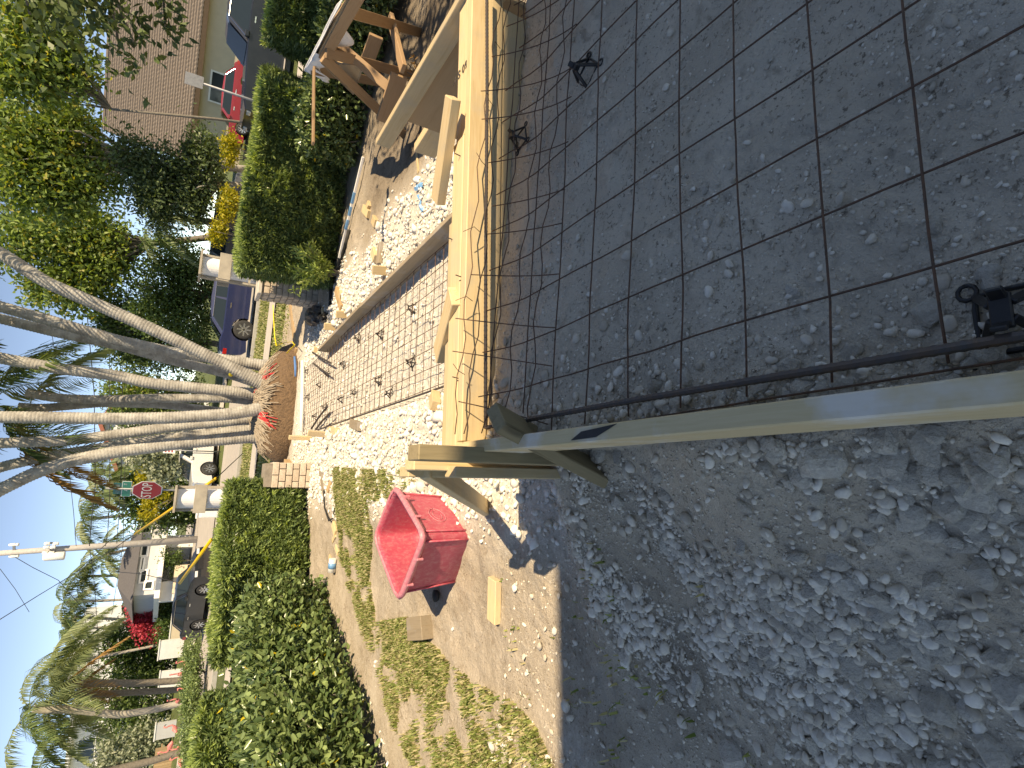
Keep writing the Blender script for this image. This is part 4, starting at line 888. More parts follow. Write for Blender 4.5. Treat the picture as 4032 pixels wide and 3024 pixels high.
def shrub(name, label, base, rad, h, mat, seed, nst=16, nl=60, ln=.09, wd=.025, cat='shrub', flowers=None):
    r = np.random.default_rng(seed); base = np.array(base, float); root = thing(name, label, cat, base); st = MB(); P = []; D = []
    for i in range(nst):
        az = r.uniform(0, 6.28); e = np.array([math.cos(az), math.sin(az), 0]) * rad * r.uniform(.2, 1.0); tp = base + e + EZ * h * r.uniform(.55, 1.0); md_ = base + e * .35 + EZ * h * .5
        st.tube([base + e * .05, md_, tp], [.008, .006, .003], 5); u = r.uniform(.25, 1, nl)[:, None]
        q = (1 - u) ** 2 * base + 2 * u * (1 - u) * md_ + u ** 2 * tp; P.append(q + r.normal(0, .015, q.shape)); D.append(unit(r.normal(0, 1, q.shape) + EZ * .5 + e / (rad + .01) * .4))
    s_ = st.build('stems', MATS['bark_grey'], root); s_['kind'] = 'stuff'
    P = np.concatenate(P); D = np.concatenate(D); V, Q = leaf_mesh(P, D, r.uniform(.7, 1.2, len(P)) * ln, wd, r, .1, True); put('foliage', mesh_np('foliage', V - base, quads=Q), MATS[mat], root)['kind'] = 'stuff'
    return root
shrub('loose_shrub', 'loose light green shrub in front of the right brick pier', gg(1338, 1078), .36, .62, 'pale_and_lit_leaf', 12, 26, 70, .085, .02)
shrub('weed_tuft', 'tuft of dry roots and weeds beside the sawhorse foot', gg(1690, 330), .22, .26, 'palm_leaf_dry', 13, 16, 6, .06, .008, 'weed')
shrub('weed_tuft', 'green grassy weed beyond the right corner of the form', gg(1800, 260), .2, .18, 'grass_blade', 14, 20, 14, .07, .008, 'weed')

# ------------------------------------------------------------------ trees
def crown_leaves(ell, n, ln, wd, r, clump=.30, per=36):
    vol = np.array([np.prod(e[1]) ** (2 / 3) for e in ell]); cnt = np.maximum(2, (n / per * vol / vol.sum()).astype(int)); P = []; D = []; centers = []
    for (c, rad), k in zip(ell, cnt):
        d = unit(r.normal(size=(k, 3))); rr = r.uniform(.35, 1.0, k) ** .5; q = np.array(c) + d * rr[:, None] * np.array(rad); centers.append(q)
        qq = np.repeat(q, per, 0); g = r.normal(0, 1, qq.shape) * np.array([1, 1, .55]) * clump * np.repeat(r.uniform(.5, 1.3, k), per)[:, None]
        P.append(qq + g); D.append(unit(np.repeat(d, per, 0) * .5 + r.normal(0, .8, qq.shape) + np.array([0, 0, -.1])))
    P = np.concatenate(P); D = np.concatenate(D); V, Q = leaf_mesh(P, D, r.uniform(.7, 1.3, len(P)) * ln, wd, r, .12); return V, Q, np.concatenate(centers)
def tree(name, label, base, ell, n, ln, wd, mat, seed, trunk_r=.16, fork=None, cat='tree', group=None, bark='bark_grey', nb=26, clump=.3, per=36, inner=True):
    r = np.random.default_rng(seed); base = np.array(base, float); root = thing(name, label, cat, base, group)
    V, Q, cs = crown_leaves(ell, n, ln, wd, r, clump, per); cr = put('crown', mesh_np('crown', V - base, quads=Q), MATS[mat], root); cr['kind'] = 'stuff'
    cen = np.mean([e[0] for e in ell], axis=0); fk = np.array(fork) if fork is not None else base * .45 + cen * .55 - EZ * .2
    st = [base - EZ * .1, base * .6 + fk * .4 + np.array([.05, .04, 0]), fk]; tr = MB().tube(st, [trunk_r, trunk_r * .8, trunk_r * .65], 10).build('trunk', MATS[bark], root, smooth=True)
    br = MB()
    for i in r.permutation(len(cs))[:nb]:
        md_ = fk * .5 + cs[i] * .5 + r.normal(0, .25, 3) + EZ * .25; br.tube([fk, md_, cs[i]], [trunk_r * .38, trunk_r * .22, trunk_r * .07], 6)
    b = br.build('limbs', MATS[bark], tr, smooth=True); b['kind'] = 'stuff'
    return root
def E(px, py, rv, ry, Y, dr=None):         # ellipsoid seen at a pixel, radii in pixels
    c = gy(px, py, Y); d = float((c - CAMP) @ _F); return (c, (ry / FPX * d, (dr if dr else (rv + ry) / 2 / FPX * d), rv / FPX * d))
def foot(px, py, Y):
    c = gy(px, py, Y); return np.array([c[0], c[1], float(z_big(c[0], c[1]))])
tree('leafy_tree', 'tall light green tree at the far right before the brown roofed house', foot(880, 430, 23), [E(90, 120, 90, 110, 23), E(180, 60, 80, 100, 23), E(240, 210, 70, 90, 23), E(150, 270, 90, 90, 23), E(60, 290, 70, 80, 23), E(320, 300, 45, 60, 23)], 11000, .20, .10, 'tree_light', 21, .06, gy(440, 430, 23), nb=26, clump=.38)
tree('leafy_tree', 'broad yellow green tree in the upper right, left of the brown roof', foot(930, 640, 26), [E(60, 520, 80, 100, 26), E(180, 600, 110, 110, 26), E(90, 720, 90, 100, 26), E(250, 760, 90, 80, 26), E(310, 560, 70, 90, 26), E(390, 700, 70, 90, 26), E(240, 450, 60, 60, 26)], 14000, .21, .11, 'tree_light', 22, .17, gy(560, 640, 26), nb=44, clump=.4, bark='bark_pale')
tree('leafy_tree', 'light green tree whose crown reaches the leaning pale palm trunk', foot(860, 900, 31), [E(40, 960, 60, 90, 31), E(140, 900, 90, 90, 31), E(230, 1000, 90, 100, 31), E(330, 900, 90, 80, 31), E(350, 1060, 90, 90, 31), E(200, 1130, 90, 60, 31), E(440, 1000, 80, 100, 31), E(330, 1190, 70, 50, 31)], 14000, .23, .12, 'tree_light', 23, .2, gy(600, 960, 31), nb=40, clump=.45)
tree('dark_bush_tree', 'dense dark bushy tree before the brown roofed house above the yellow shrubs', foot(900, 700, 25), [E(520, 620, 70, 60, 25), E(640, 690, 100, 80, 25), E(780, 700, 80, 100, 25), E(700, 810, 100, 70, 25), E(800, 590, 55, 60, 25), E(600, 770, 100, 70, 25)], 15000, .17, .08, 'tree_dark', 24, .14, nb=60, clump=.32, bark='bark_pale')
tree('screen_hedge_tree', 'tall dark green screen of foliage behind the blue sedan', foot(800, 1130, 30.5), [E(690, 1010, 100, 80, 30.5, 1.0), E(760, 1130, 90, 90, 30.5, 1.0), E(650, 1130, 100, 90, 30.5, 1.0), E(730, 1250, 100, 80, 30.5, 1.0), E(620, 1230, 100, 70, 30.5, 1.0)], 15000, .17, .09, 'ficus', 25, .2, nb=16, clump=.36)
tree('screen_hedge_tree', 'tall ficus screen behind the leaning pale palm trunks', foot(800, 1350, 33), [E(520, 1240, 100, 70, 33, 1.0), E(500, 1360, 90, 70, 33, 1.0), E(620, 1370, 120, 75, 33, 1.0), E(730, 1370, 80, 80, 33, 1.0), E(450, 1290, 60, 50, 33, 1.0)], 14000, .19, .09, 'tree_mid', 26, .2, nb=16, clump=.36)
tree('leafy_tree', 'yellow green bush behind the middle of the palm clump', foot(790, 1560, 36), [E(500, 1540, 100, 70, 36), E(620, 1570, 110, 60, 36), E(740, 1560, 60, 60, 36)], 7000, .2, .09, 'tree_light', 27, .14, nb=16, clump=.35)
tree('leafy_tree', 'light shrubby tree between the white house and the leftmost palm trunks', foot(790, 1650, 37), [E(560, 1640, 120, 50, 37), E(700, 1640, 90, 50, 37)], 5000, .2, .09, 'tree_mid', 28, .12, nb=12, clump=.35)
tree('silvery_shrub', 'silvery grey green shrub beside the white parked car', foot(800, 1790, 33), [E(590, 1770, 80, 60, 33), E(680, 1790, 90, 75, 33), E(740, 1730, 60, 60, 33), E(640, 1840, 50, 40, 33)], 8000, .19, .13, 'seagrape', 29, .12, nb=18, clump=.34, cat='shrub')
tree('leafy_tree', 'dark green garden trees behind the stop sign', foot(770, 1960, 41), [E(600, 1900, 110, 60, 41), E(660, 2000, 110, 70, 41), E(540, 1960, 80, 70, 41), E(720, 1960, 60, 90, 41)], 9000, .25, .11, 'ficus', 30, .16, nb=16, clump=.45)
tree('yellow_shrub', 'yellow variegated shrub below the stop sign', foot(700, 1955, 39), [E(650, 1945, 22, 18, 39), E(585, 2010, 25, 40, 39), E(560, 1890, 28, 35, 39)], 1500, .2, .07, 'croton', 31, .06, nb=6, clump=.25, cat='shrub')
for i, (px, py, rv, ry, lb) in enumerate([(905, 590, 26, 46, 'yellow croton shrub beside the red car'), (900, 800, 28, 60, 'wider yellow croton shrub above the big clipped hedge'), (860, 915, 22, 24, 'small yellow croton shrub behind the dark parked car')]):
    tree('croton_shrub', lb, foot(px + rv, py, 24), [E(px, py, rv, ry, 24)], 1700, .13, .06, 'croton', 40 + i, .05, nb=6, clump=.16, cat='shrub')
tree('leafy_tree', 'dark round tree in front of the white tower block', foot(690, 2540, 50), [E(480, 2530, 60, 80, 50), E(560, 2580, 80, 80, 50), E(600, 2480, 60, 60, 50), E(620, 2600, 60, 70, 50)], 9000, .3, .13, 'ficus', 32, .2, nb=12, clump=.5)
tree('leafy_tree', 'brownish green tree left of the white tower block behind the coconut trunks', foot(690, 2800, 47), [E(430, 2740, 90, 90, 47), E(560, 2760, 90, 100, 47), E(620, 2860, 80, 90, 47), E(500, 2860, 80, 80, 47)], 9000, .28, .12, 'tree_mid', 33, .2, nb=22, clump=.5)
tree('leafy_tree', 'pale green tree at the left edge behind the flamingos', foot(690, 2970, 40), [E(560, 2960, 90, 80, 40), E(450, 2990, 80, 60, 40), E(620, 2920, 60, 60, 40)], 7000, .24, .12, 'seagrape', 34, .18, nb=26, clump=.42)
tree('bougainvillea', 'bright pink red flowering bougainvillea beside the tall thin palms', foot(640, 2430, 45), [E(570, 2410, 45, 40, 45), E(545, 2370, 30, 30, 45), E(600, 2480, 40, 40, 45), E(560, 2450, 30, 50, 45)], 3200, .2, .12, 'bougainvillea', 35, .08, nb=8, clump=.32, cat='shrub')
tree('round_shrub', 'clipped green shrubs under the bougainvillea', foot(690, 2420, 43), [E(660, 2380, 30, 55, 43), E(655, 2470, 35, 60, 43)], 3600, .16, .08, 'ficus', 36, .08, nb=6, clump=.3, cat='shrub')
tree('round_shrub', 'green hedge shrub under the carport beyond the black sedan', foot(720, 2215, 40), [E(690, 2215, 18, 40, 40), E(655, 2190, 18, 30, 40)], 1600, .13, .07, 'ficus', 37, .06, nb=4, clump=.22, cat='shrub')
for i, (py, lb) in enumerate([(2650, 'rounded clipped hedge on the far lawn under the coconut trunks'), (2800, 'rounded clipped hedge on the far lawn below the flamingos'), (2960, 'rounded clipped hedge on the far lawn at the left edge')]):
    Yh = 25 - i * 1.2; tree('lawn_hedge', lb, foot(800, py, Yh), [E(752, py - 60, 24, 60, Yh), E(752, py + 10, 26, 60, Yh), E(754, py + 70, 24, 55, Yh)], 6000, .10, .05, 'podocarpus', 45 + i, .06, nb=4, clump=.20, cat='hedge')
# branch of a near tree reaching in from the right, outside the picture
nt_ = np.array([7.6, 6.0, .2])
tree('street_tree', 'dark near branches hanging in from the right above the roof', nt_, [(gy(300, 20, 6.2), (.45, .5, .35)), (gy(420, 60, 6.2), (.35, .4, .28)), (gy(240, -120, 6.2), (.6, .6, .4)), (gy(560, 30, 6.4), (.3, .35, .3)), (np.array([5.9, 3.6, 3.6]), (1.3, 1.2, .6)), (np.array([6.6, 5.2, 4.0]), (1.3, 1.4, .7))], 5200, .10, .05, 'tree_dark', 39, .14, np.array([6.9, 5.7, 3.0]), nb=50, clump=.16, per=24)

# ------------------------------------------------------------------ palms
def frond_mesh(base, az, ln, rise, droop, nl, lf, r, lw=.03, hang=.5, twist=0.0):
    """a feather leaf: arched rachis and two rows of leaflets"""
    n = 18; d = np.array([math.cos(az), math.sin(az), 0]); side = np.array([-d[1], d[0], 0]); P = []
    for i in range(n):
        u = i / (n - 1); P.append(base + d * ln * (u - .12 * u * u * droop) * .95 + EZ * ln * (rise * u - droop * u * u) + side * twist * u * u * ln)
    P = np.array(P); V = []; Q = []; rr = np.linspace(.022, .004, n) * ln / 2.2
    T = unit(np.gradient(P, axis=0)); o = 0
    for i in range(n - 1):
        u = unit(np.cross(T[i], EZ)); w_ = np.cross(u, T[i])
        q = [P[i] + u * rr[i], P[i] + w_ * rr[i], P[i] - u * rr[i], P[i + 1] + u * rr[i + 1], P[i + 1] + w_ * rr[i + 1], P[i + 1] - u * rr[i + 1]]; V += q; Q += [[o, o + 1, o + 4, o + 3], [o + 1, o + 2, o + 5, o + 4]]; o += 6
    for k in range(nl):
        u = .14 + .86 * (k + r.uniform(-.3, .3)) / nl; u = min(max(u, 0), .999); i = int(u * (n - 1)); f = u * (n - 1) - i; p = P[i] * (1 - f) + P[i + 1] * f; t_ = T[i]
        s0 = unit(np.cross(t_, EZ)); l_ = lf * math.sin(math.pi * (.12 + .85 * u)) ** .7 * r.uniform(.85, 1.1)
        for sg in (-1, 1):
            dd = unit(s0 * sg * .8 + t_ * .55 + EZ * (-.15 + r.normal(0, .12))); m_ = p + dd * l_ * .5; e = p + dd * l_ * .9 - EZ * l_ * hang * r.uniform(.6, 1.2); w_ = unit(np.cross(dd, EZ)) * lw * .5
            V += [p - w_ * .5, p + w_ * .5, m_ + w_, m_ - w_, e]; Q += [[o, o + 1, o + 2, o + 3], [o + 3, o + 2, o + 4]]; o += 5
    return V, Q
m, t, b = newmat('palm_trunk'); vec = coords(t, 'World'); sx = nd(t, 'ShaderNodeSeparateXYZ'); t.links.new(vec, sx.inputs[0])
n1 = noise(t, 7, 5, .6, vec); n2 = noise(t, 40, 4, .6, vec)
col = mixc(t, ramp(t, n1, [(.35, 0.0), (.65, 1.0)]), (.25, .235, .215), (.45, .435, .405)); col = mixc(t, ramp(t, n2, [(.55, 0.0), (.75, .7)]), col, (.13, .12, .11)); col = mixc(t, ramp(t, noise(t, 16, 4, .6, vec), [(.6, 0.0), (.72, .6)]), col, (.55, .54, .50))
t.links.new(col, b.inputs['Base Color']); b.inputs['Roughness'].default_value = .9; bump(t, b, n2, .5, .012)
def trunk_mesh(P, r0, r1, ringp=.045, rough=.06):
    P = np.array(P, float); s_ = np.concatenate([[0], np.cumsum(np.linalg.norm(np.diff(P, axis=0), axis=1))]); n = max(8, int(s_[-1] / ringp * 3)); u = np.linspace(0, s_[-1], n)
    # smooth the path through the points
    def sm(x): return np.interp(u, s_, x)
    Q = np.stack([sm(P[:, i]) for i in range(3)], 1); k = max(3, n // 12); ker = np.ones(k) / k
    for i in range(3): Q[:, i] = np.convolve(np.pad(Q[:, i], (k // 2, k - 1 - k // 2), mode='edge'), ker, 'valid')[:n]
    f = u / s_[-1]; rr = (r0 * (1 - f) + r1 * f) * (1 + .35 * np.exp(-f / .05)); rr *= 1 + rough * np.where(np.arange(n) % 3 == 0, 1, -.3)
    return MB().tube(Q, rr, 12)
pc0 = thing('palm_clump', 'clump of ten tall grey palm trunks on one lifted root ball at the walkway end', 'palm', (-.95, 10.9, .1))
TR = [ # pixel path from the top down, distance
 ([(-60, 968), (0, 994), (181, 1112), (452, 1229), (678, 1333), (900, 1442), (1040, 1512)], 10.6, .088, .105), ([(-60, 1190), (0, 1207), (226, 1270), (452, 1338), (678, 1387), (1000, 1433), (1062, 1445)], 11.3, .085, .10),
 ([(-60, 1240), (0, 1254), (226, 1310), (452, 1356), (678, 1419), (904, 1473), (1050, 1520)], 11.6, .08, .09), ([(-60, 1396), (0, 1410), (226, 1451), (452, 1478), (588, 1509), (904, 1541), (1045, 1556)], 11.0, .085, .10),
 ([(90, 1545), (226, 1568), (407, 1575), (588, 1568), (904, 1568), (1040, 1585)], 11.8, .075, .085), ([(60, 1600), (158, 1608), (407, 1586), (633, 1592), (814, 1613), (1020, 1640)], 12.0, .07, .08),
 ([(-60, 1641), (0, 1642), (226, 1645), (452, 1649), (678, 1645), (904, 1631), (1062, 1603)], 10.4, .085, .105), ([(-40, 1748), (23, 1744), (271, 1735), (452, 1712), (678, 1681), (1000, 1649), (1075, 1645)], 11.0, .08, .095),
 ([(-60, 1862), (0, 1839), (181, 1798), (407, 1762), (678, 1722), (1000, 1690), (1060, 1690)], 11.5, .08, .095), ([(-60, 1962), (0, 1929), (136, 1862), (271, 1816), (452, 1780), (678, 1749), (1000, 1718), (1050, 1728)], 10.7, .09, .11)]
tops = []
for P, Y, r1, r0 in TR:
    Q = [gy(x, y, Y) for x, y in P][::-1]; tops.append(Q[-1]); o = trunk_mesh(Q, r0, r1).build('trunk', MATS['palm_trunk'], pc0, smooth=True)
# root ball
n = 44; V = []; c0 = np.array([-.93, 10.85]); prof = [(.0, .80), (.35, .82), (.62, .72), (.86, .55), (1.0, .38), (1.06, .2), (1.02, .0)]
for j, (rr, z) in enumerate(prof):
    for i in range(n):
        a = 2 * math.pi * i / n; k = 1 + .16 * (fbm(np.array(math.cos(a) * 1.7 + 4), np.array(math.sin(a) * 1.7 + j * .35), 9, 3) - .5) * 2; V.append((c0[0] + rr * k * math.cos(a) * 1.06, c0[1] + rr * k * math.sin(a) * .9, .08 + z * .82 + .05 * (float(fbm(np.array(a * 2), np.array(j * 1.3), 5)) - .5)))
simple('root_soil', (.20, .125, .075), (.11, .07, .045), 22, .95, .9, .05, detail=8)
MB().add(V, [[j * n + i, j * n + (i + 1) % n, (j + 1) * n + (i + 1) % n, (j + 1) * n + i] for j in range(len(prof) - 1) for i in range(n)]).build('root_ball', MATS['root_soil'], pc0, smooth=True)
simple('root_grey', (.42, .36, .29), (.26, .21, .165), 20, .9, .2, .01); simple('spray_red', (.60, .04, .05), (.45, .03, .04), 30, .7, .1, .01); simple('spray_blue', (.08, .22, .50), (.05, .15, .38), 40, .7, .1, .01)
r = np.random.default_rng(77); rg = MB(); rd = MB()
for i in range(620):
    a = r.uniform(math.pi * .92, 2.08 * math.pi); s0 = r.uniform(.12, .62); s1 = min(.98, s0 + r.uniform(.2, .42)); a1 = a + r.normal(0, .12); pts_ = []
    for u in np.linspace(0, 1, 5):
        rr = s0 + (s1 - s0) * u; aa = a + (a1 - a) * u; z = np.interp(rr, [0, .35, .62, .86, 1.0], [.80, .82, .72, .55, .38]) * .82 + .10 + r.normal(0, .012); pts_.append((c0[0] + rr * math.cos(aa) * 1.06, c0[1] + rr * math.sin(aa) * .9, z))
    red = (abs(a - 5.62) < .10 or abs(a - 4.55) < .09) and s1 > .60
    (rd if red else rg).tube(pts_, np.linspace(.013, .006, 5), 5)
rg.build('root_fringe', MATS['root_grey'], pc0)['kind'] = 'stuff'; rd.build('sprayed_roots', MATS['spray_red'], pc0)['kind'] = 'stuff'
p = gy(1160, 1405, 10.15); q = gy(1163, 1482, 9.92); MB().tube([p, (p + q) / 2 + np.array([0, -.04, 0]), q], [.02, .022, .015], 6).build('blue_mark', MATS['spray_blue'], pc0, True)
o = MB().tube([gy(908, 1462 + 14 * math.cos(a), 10.7 + .12 * math.sin(a)) for a in np.linspace(0, 6.3, 14)], .035, 6).build('trunk_tape', MATS['yellow_tape'], pc0, True)
# palm leaves hanging into the picture, and those above it
r = np.random.default_rng(5)
def frond_part(root, base, az, ln, rise, droop, mat, nl=46, lf=.42, lw=.028, hang=.45, twist=0.0):
    V, Q = frond_mesh(np.array(base, float), az, ln, rise, droop, nl, lf, r, lw, hang, twist); return MB().add(V, Q).build('frond', MATS[mat], root)
cA = gy(-10, 1560, 11.6); cB = gy(30, 1600, 11.9)
for (bs, az, ln, rs, dr, mt) in [(cA, 2.6, 1.5, .10, .75, 'palm_leaf'), (cA, .5, 1.5, .15, .85, 'palm_leaf'), (cA, 1.2, 1.2, .0, .9, 'palm_leaf_pale'), (cA, 5.6, 1.3, .1, .9, 'palm_leaf'), (cB, 3.6, 1.4, .1, .8, 'palm_leaf'), (cB, 3.0, 1.7, -.05, .9, 'palm_leaf_dry'), (cB, 2.2, 1.7, -.1, .8, 'palm_leaf'), (cB, 4.3, 1.5, -.05, .9, 'palm_leaf'), (gy(60, 1700, 11.7), 3.3, 1.5, -.25, .75, 'palm_leaf_dry'), (gy(120, 1590, 11.8), .2, 1.3, -.1, .7, 'palm_leaf_pale')]:
    frond_part(pc0, bs, az, ln, rs, dr, mt, lf=.5)
for k, tp in enumerate(tops):
    if k in (4, 5): continue
    for j in range(6): frond_part(pc0, tp + np.array([0, 0, .5]), j * 1.05 + k, 1.7, .55, .75, 'palm_leaf', 26, .42, .035)

def coconut(label, path, Y, r0, r1, fr, seed, ln=3.4, nl=40, mats=('palm_leaf', 'palm_leaf_pale'), lf=.8, lw=.05, group='palms beyond the street', bark='bark_pale', zb=None, dry=0, hang=.6):
    global r
    r = np.random.default_rng(seed); Q = [gy(x, y, Y) for x, y in path]; f = Q[-1].copy(); zb_ = float(z_big(f[0], f[1])); Q.append(np.array([f[0], f[1], zb_ - .05])) if Q[-1][2] > zb_ + .05 else None
    root = thing('palm_tree', label, 'palm', (f[0], f[1], zb_), group); trunk_mesh(Q[::-1], r0, r1, .15, .03).build('trunk', MATS[bark], root, smooth=True)
    n = fr
    for i in range(n):
        az = 6.283 * i / n + r.uniform(-.3, .3); lo = i % 3; frond_part(root, Q[0], az, ln * r.uniform(.8, 1.1), [.55, .25, -.05][lo] + r.uniform(-.1, .1), [.75, .7, .55][lo], mats[i % 2], nl, lf, lw, hang)
    for i in range(dry): frond_part(root, Q[0] - EZ * .3, i * 2.2 + .5, ln * .5, -.9, .3, 'palm_leaf_dry', 26, lf * .6, lw)
    return root
coconut('big coconut palm at the upper left with the brightest drooping fronds', [(215, 2700), (400, 2690), (560, 2690), (700, 2680)], 29, .14, .16, 11, 51, 3.6, 60, mats=('palm_leaf_pale', 'palm_leaf_pale'), lf=.8, lw=.05, bark='bark_grey', dry=3)
coconut('coconut palm with a grey trunk just left of the brightest one', [(235, 2735), (450, 2730), (600, 2722), (705, 2715)], 30, .13, .15, 7, 52, 2.6, 46, lf=.7, lw=.045, bark='bark_grey', dry=2)
coconut('coconut palm whose pale trunk bends at mid height on the far lawn', [(120, 2792), (300, 2795), (470, 2815), (600, 2795), (715, 2768)], 28, .13, .16, 9, 53, 3.2, 50, mats=('palm_leaf_pale', 'palm_leaf'), lf=.75, lw=.045)
coconut('coconut palm at the lower left edge with a leaning trunk base', [(150, 3060), (420, 3040), (600, 2995), (700, 2965)], 27, .13, .18, 7, 54, 2.9, 46, lf=.75, lw=.045, bark='bark_grey')
for i, (cx_, cy_, bx, by, Y, fr, ln, lb) in enumerate([(375, 1850, 620, 1890, 46, 13, 2.6, 'palm crown just right of the stop sign top'), (330, 2045, 640, 2010, 44, 13, 3.0, 'windblown palm above the grey roofed house'), (420, 2185, 640, 2120, 47, 11, 2.4, 'palm behind the utility pole'),
        (325, 2270, 640, 2255, 50, 11, 2.6, 'thin palm left of the utility pole'), (255, 2370, 650, 2350, 48, 13, 3.3, 'tall thin palm with a spread crown above the bougainvillea'), (290, 2430, 650, 2440, 49, 10, 2.6, 'thin pale palm standing in the bougainvillea'),
        (305, 2600, 620, 2540, 46, 12, 2.8, 'dark palm in front of the white tower block'), (250, 2480, 630, 2452, 52, 8, 2.0, 'slender palm between bougainvillea and tower block'), (500, 2350, 640, 2380, 50, 9, 1.8, 'short dark palm right of the bougainvillea'), (430, 1905, 700, 1920, 40, 9, 2.0, 'leaning palm frond cluster behind the stop sign')]):
    coconut(lb, [(cx_, cy_), ((cx_ + bx) / 2, (cy_ + by) / 2 + 3), (bx, by)], Y, .08, .11, fr, 60 + i, ln, 26, lf=.62, lw=.07, bark='bark_pale', hang=.75)
fp = thing('fan_palm', 'bushy palm with drooping fronds behind the big clipped hedge', 'palm', foot(850, 860, 26)); r = np.random.default_rng(9)
ft_ = gy(640, 850, 26); MB().tube([foot(850, 860, 26), ft_], [.16, .12], 10).build('trunk', MATS['bark_grey'], fp, True)
for i in range(20): frond_part(fp, ft_, i * .63, 2.3, [.9, .5, .15][i % 3], .9, ['tree_mid', 'palm_leaf_pale'][i % 2], 26, .55, .05)
# ------------------------------------------------------------------ brick piers and column forms at the gate
m, t, b = newmat('cream_brick'); vec = coords(t, 'Object'); oi = nd(t, 'ShaderNodeObjectInfo'); n1 = noise(t, 26, 5, .6, vec)
col = mixc(t, oi.outputs['Random'], (.50, .41, .33), (.62, .54, .46)); col = mixc(t, ramp(t, n1, [(.35, .6), (.6, 0.0)]), col, (.36, .28, .22)); t.links.new(col, b.inputs['Base Color']); b.inputs['Roughness'].default_value = .9; bump(t, b, n1, .5, .006)
simple('mortar', (.30, .26, .22), (.20, .175, .15), 20, .95, .4, .01)
simple('cap_stone', (.56, .52, .47), (.44, .40, .36), 14, .9, .4, .01)
def pier(label, c, wa, wb_, z0, z1, cap):
    root = thing('brick_pier', label, 'brick pier', (c[0], c[1], z0), 'brick piers either side of the walkway'); root.rotation_euler = (0, 0, TH)
    MB().box((-wa / 2 + .012, -wb_ / 2 + .012, 0), (wa / 2 - .012, wb_ / 2 - .012, z1 - z0)).build('mortar_core', MATS['mortar']).parent = root
    bl_, bh, g_ = wa / 2, .078, .010; nrow = int((z1 - z0) / (bh + g_))
    mesh = {}
    for k in range(nrow):
        z = k * (bh + g_) + bh / 2; off = (k % 2) * .25
        for face in ('f', 'b', 'l', 'r'):
            ln = wa if face in 'fb' else wb_; cuts = [0] + [c_ for c_ in ((.5 + (k % 2) * .25) * ln, (k % 2) * .25 * ln) if 0 < c_ < ln] + [ln]; cuts = sorted(set(round(c_, 4) for c_ in cuts))
            for u0, u1 in zip(cuts[:-1], cuts[1:]):
                w_ = u1 - u0 - g_; key = (round(w_, 3))
                if key not in mesh:
                    bm = bmesh.new(); bmesh.ops.create_cube(bm, size=1.0)
                    for v in bm.verts: v.co = (v.co.x * w_, v.co.y * .05, v.co.z * bh)
                    bmesh.ops.bevel(bm, geom=list(bm.edges), offset=.006, segments=1, affect='EDGES'); mm = bpy.data.meshes.new('brick'); bm.to_mesh(mm); bm.free(); mm.materials.append(MATS['cream_brick']); mesh[key] = mm
                o = bpy.data.objects.new('brick', mesh[key]); COL.objects.link(o); o.parent = root; u = (u0 + u1) / 2 - ln / 2; j = random.uniform(-.004, .004)
                if face == 'f': o.location = (u, -wb_ / 2 + .022 + j, z)
                elif face == 'b': o.location = (u, wb_ / 2 - .022 + j, z)
                elif face == 'l': o.location = (-wa / 2 + .022 + j, u, z); o.rotation_euler = (0, 0, math.pi / 2); o.scale = (.86, 1, 1)
                else: o.location = (wa / 2 - .022 + j, u, z); o.rotation_euler = (0, 0, math.pi / 2); o.scale = (.86, 1, 1)
    if cap: o = MB().box((-wa / 2 - .02, -wb_ / 2 - .02, z1 - z0), (wa / 2 + .02, wb_ / 2 + .02, z1 - z0 + .06)).build('cap_stone', MATS['cap_stone'], bevel=.008); o.parent = root
pR = gz(1250, 1150, .2); pier('cream brick pier with a stone cap at the end of the right hedge', (pR[0] + .02, pR[1] + .22), .46, .40, .10, 1.00, True)
pLf = gz(1225, 1885, .2); pier('lower cream brick pier at the end of the left hedge', (pLf[0], pLf[1] + .2), .34, .40, .10, .80, False)
def column_form(label, px0, px1, Y, sgn):
    t_, f = gy(px0[0], px0[1], Y), gy(px1[0], px1[1], Y); root = thing('column_form', label, 'column form', (f[0], f[1], .1), 'white column forms behind the hedges'); c = np.array([f[0], f[1], 0]); ztop = t_[2]; R_ = .155
    MB().lathe((c[0], c[1], 0), [(R_, .1), (R_, ztop - .02)], 28).build('tube', MATS['tube_card'], root, smooth=False)
    for s_ in (-1, 1): board('side_rail', c + ER * s_ * (R_ + .022) + EZ * .1, c + ER * s_ * (R_ + .022) + EZ * (ztop - .02), .036, .085, MATS['tube_wood'], root, up=EF)
    zm = ztop - .34; bx = MB().frame_box(c - EF * (R_ + .02) + EZ * zm, ER * .215, EF * .014, EZ * .085); bx.build('front_board', MATS['tube_wood'], root, bevel=.003)
    MB().frame_box(c + EF * (R_ + .02) + EZ * zm, ER * .215, EF * .014, EZ * .085).build('back_board', MATS['tube_wood'], root, bevel=.003)
    MB().frame_box(c + EZ * (ztop - .005), ER * .205, EF * .205, EZ * .016).build('cap_board', MATS['tube_wood'], root, bevel=.003)
    MB().frame_box(c - EF * (R_ + .02) + EZ * (ztop - .70), ER * .215, EF * .010, EZ * .016).build('strap', MATS['tube_wood'], root)
column_form('white tube column form with boards left of the walkway, below the stop sign', (688, 1968), (900, 1962), 9.7, -1)
column_form('white tube column form with boards right of the walkway, before the blue car', (788, 1052), (960, 1078), 9.9, 1)

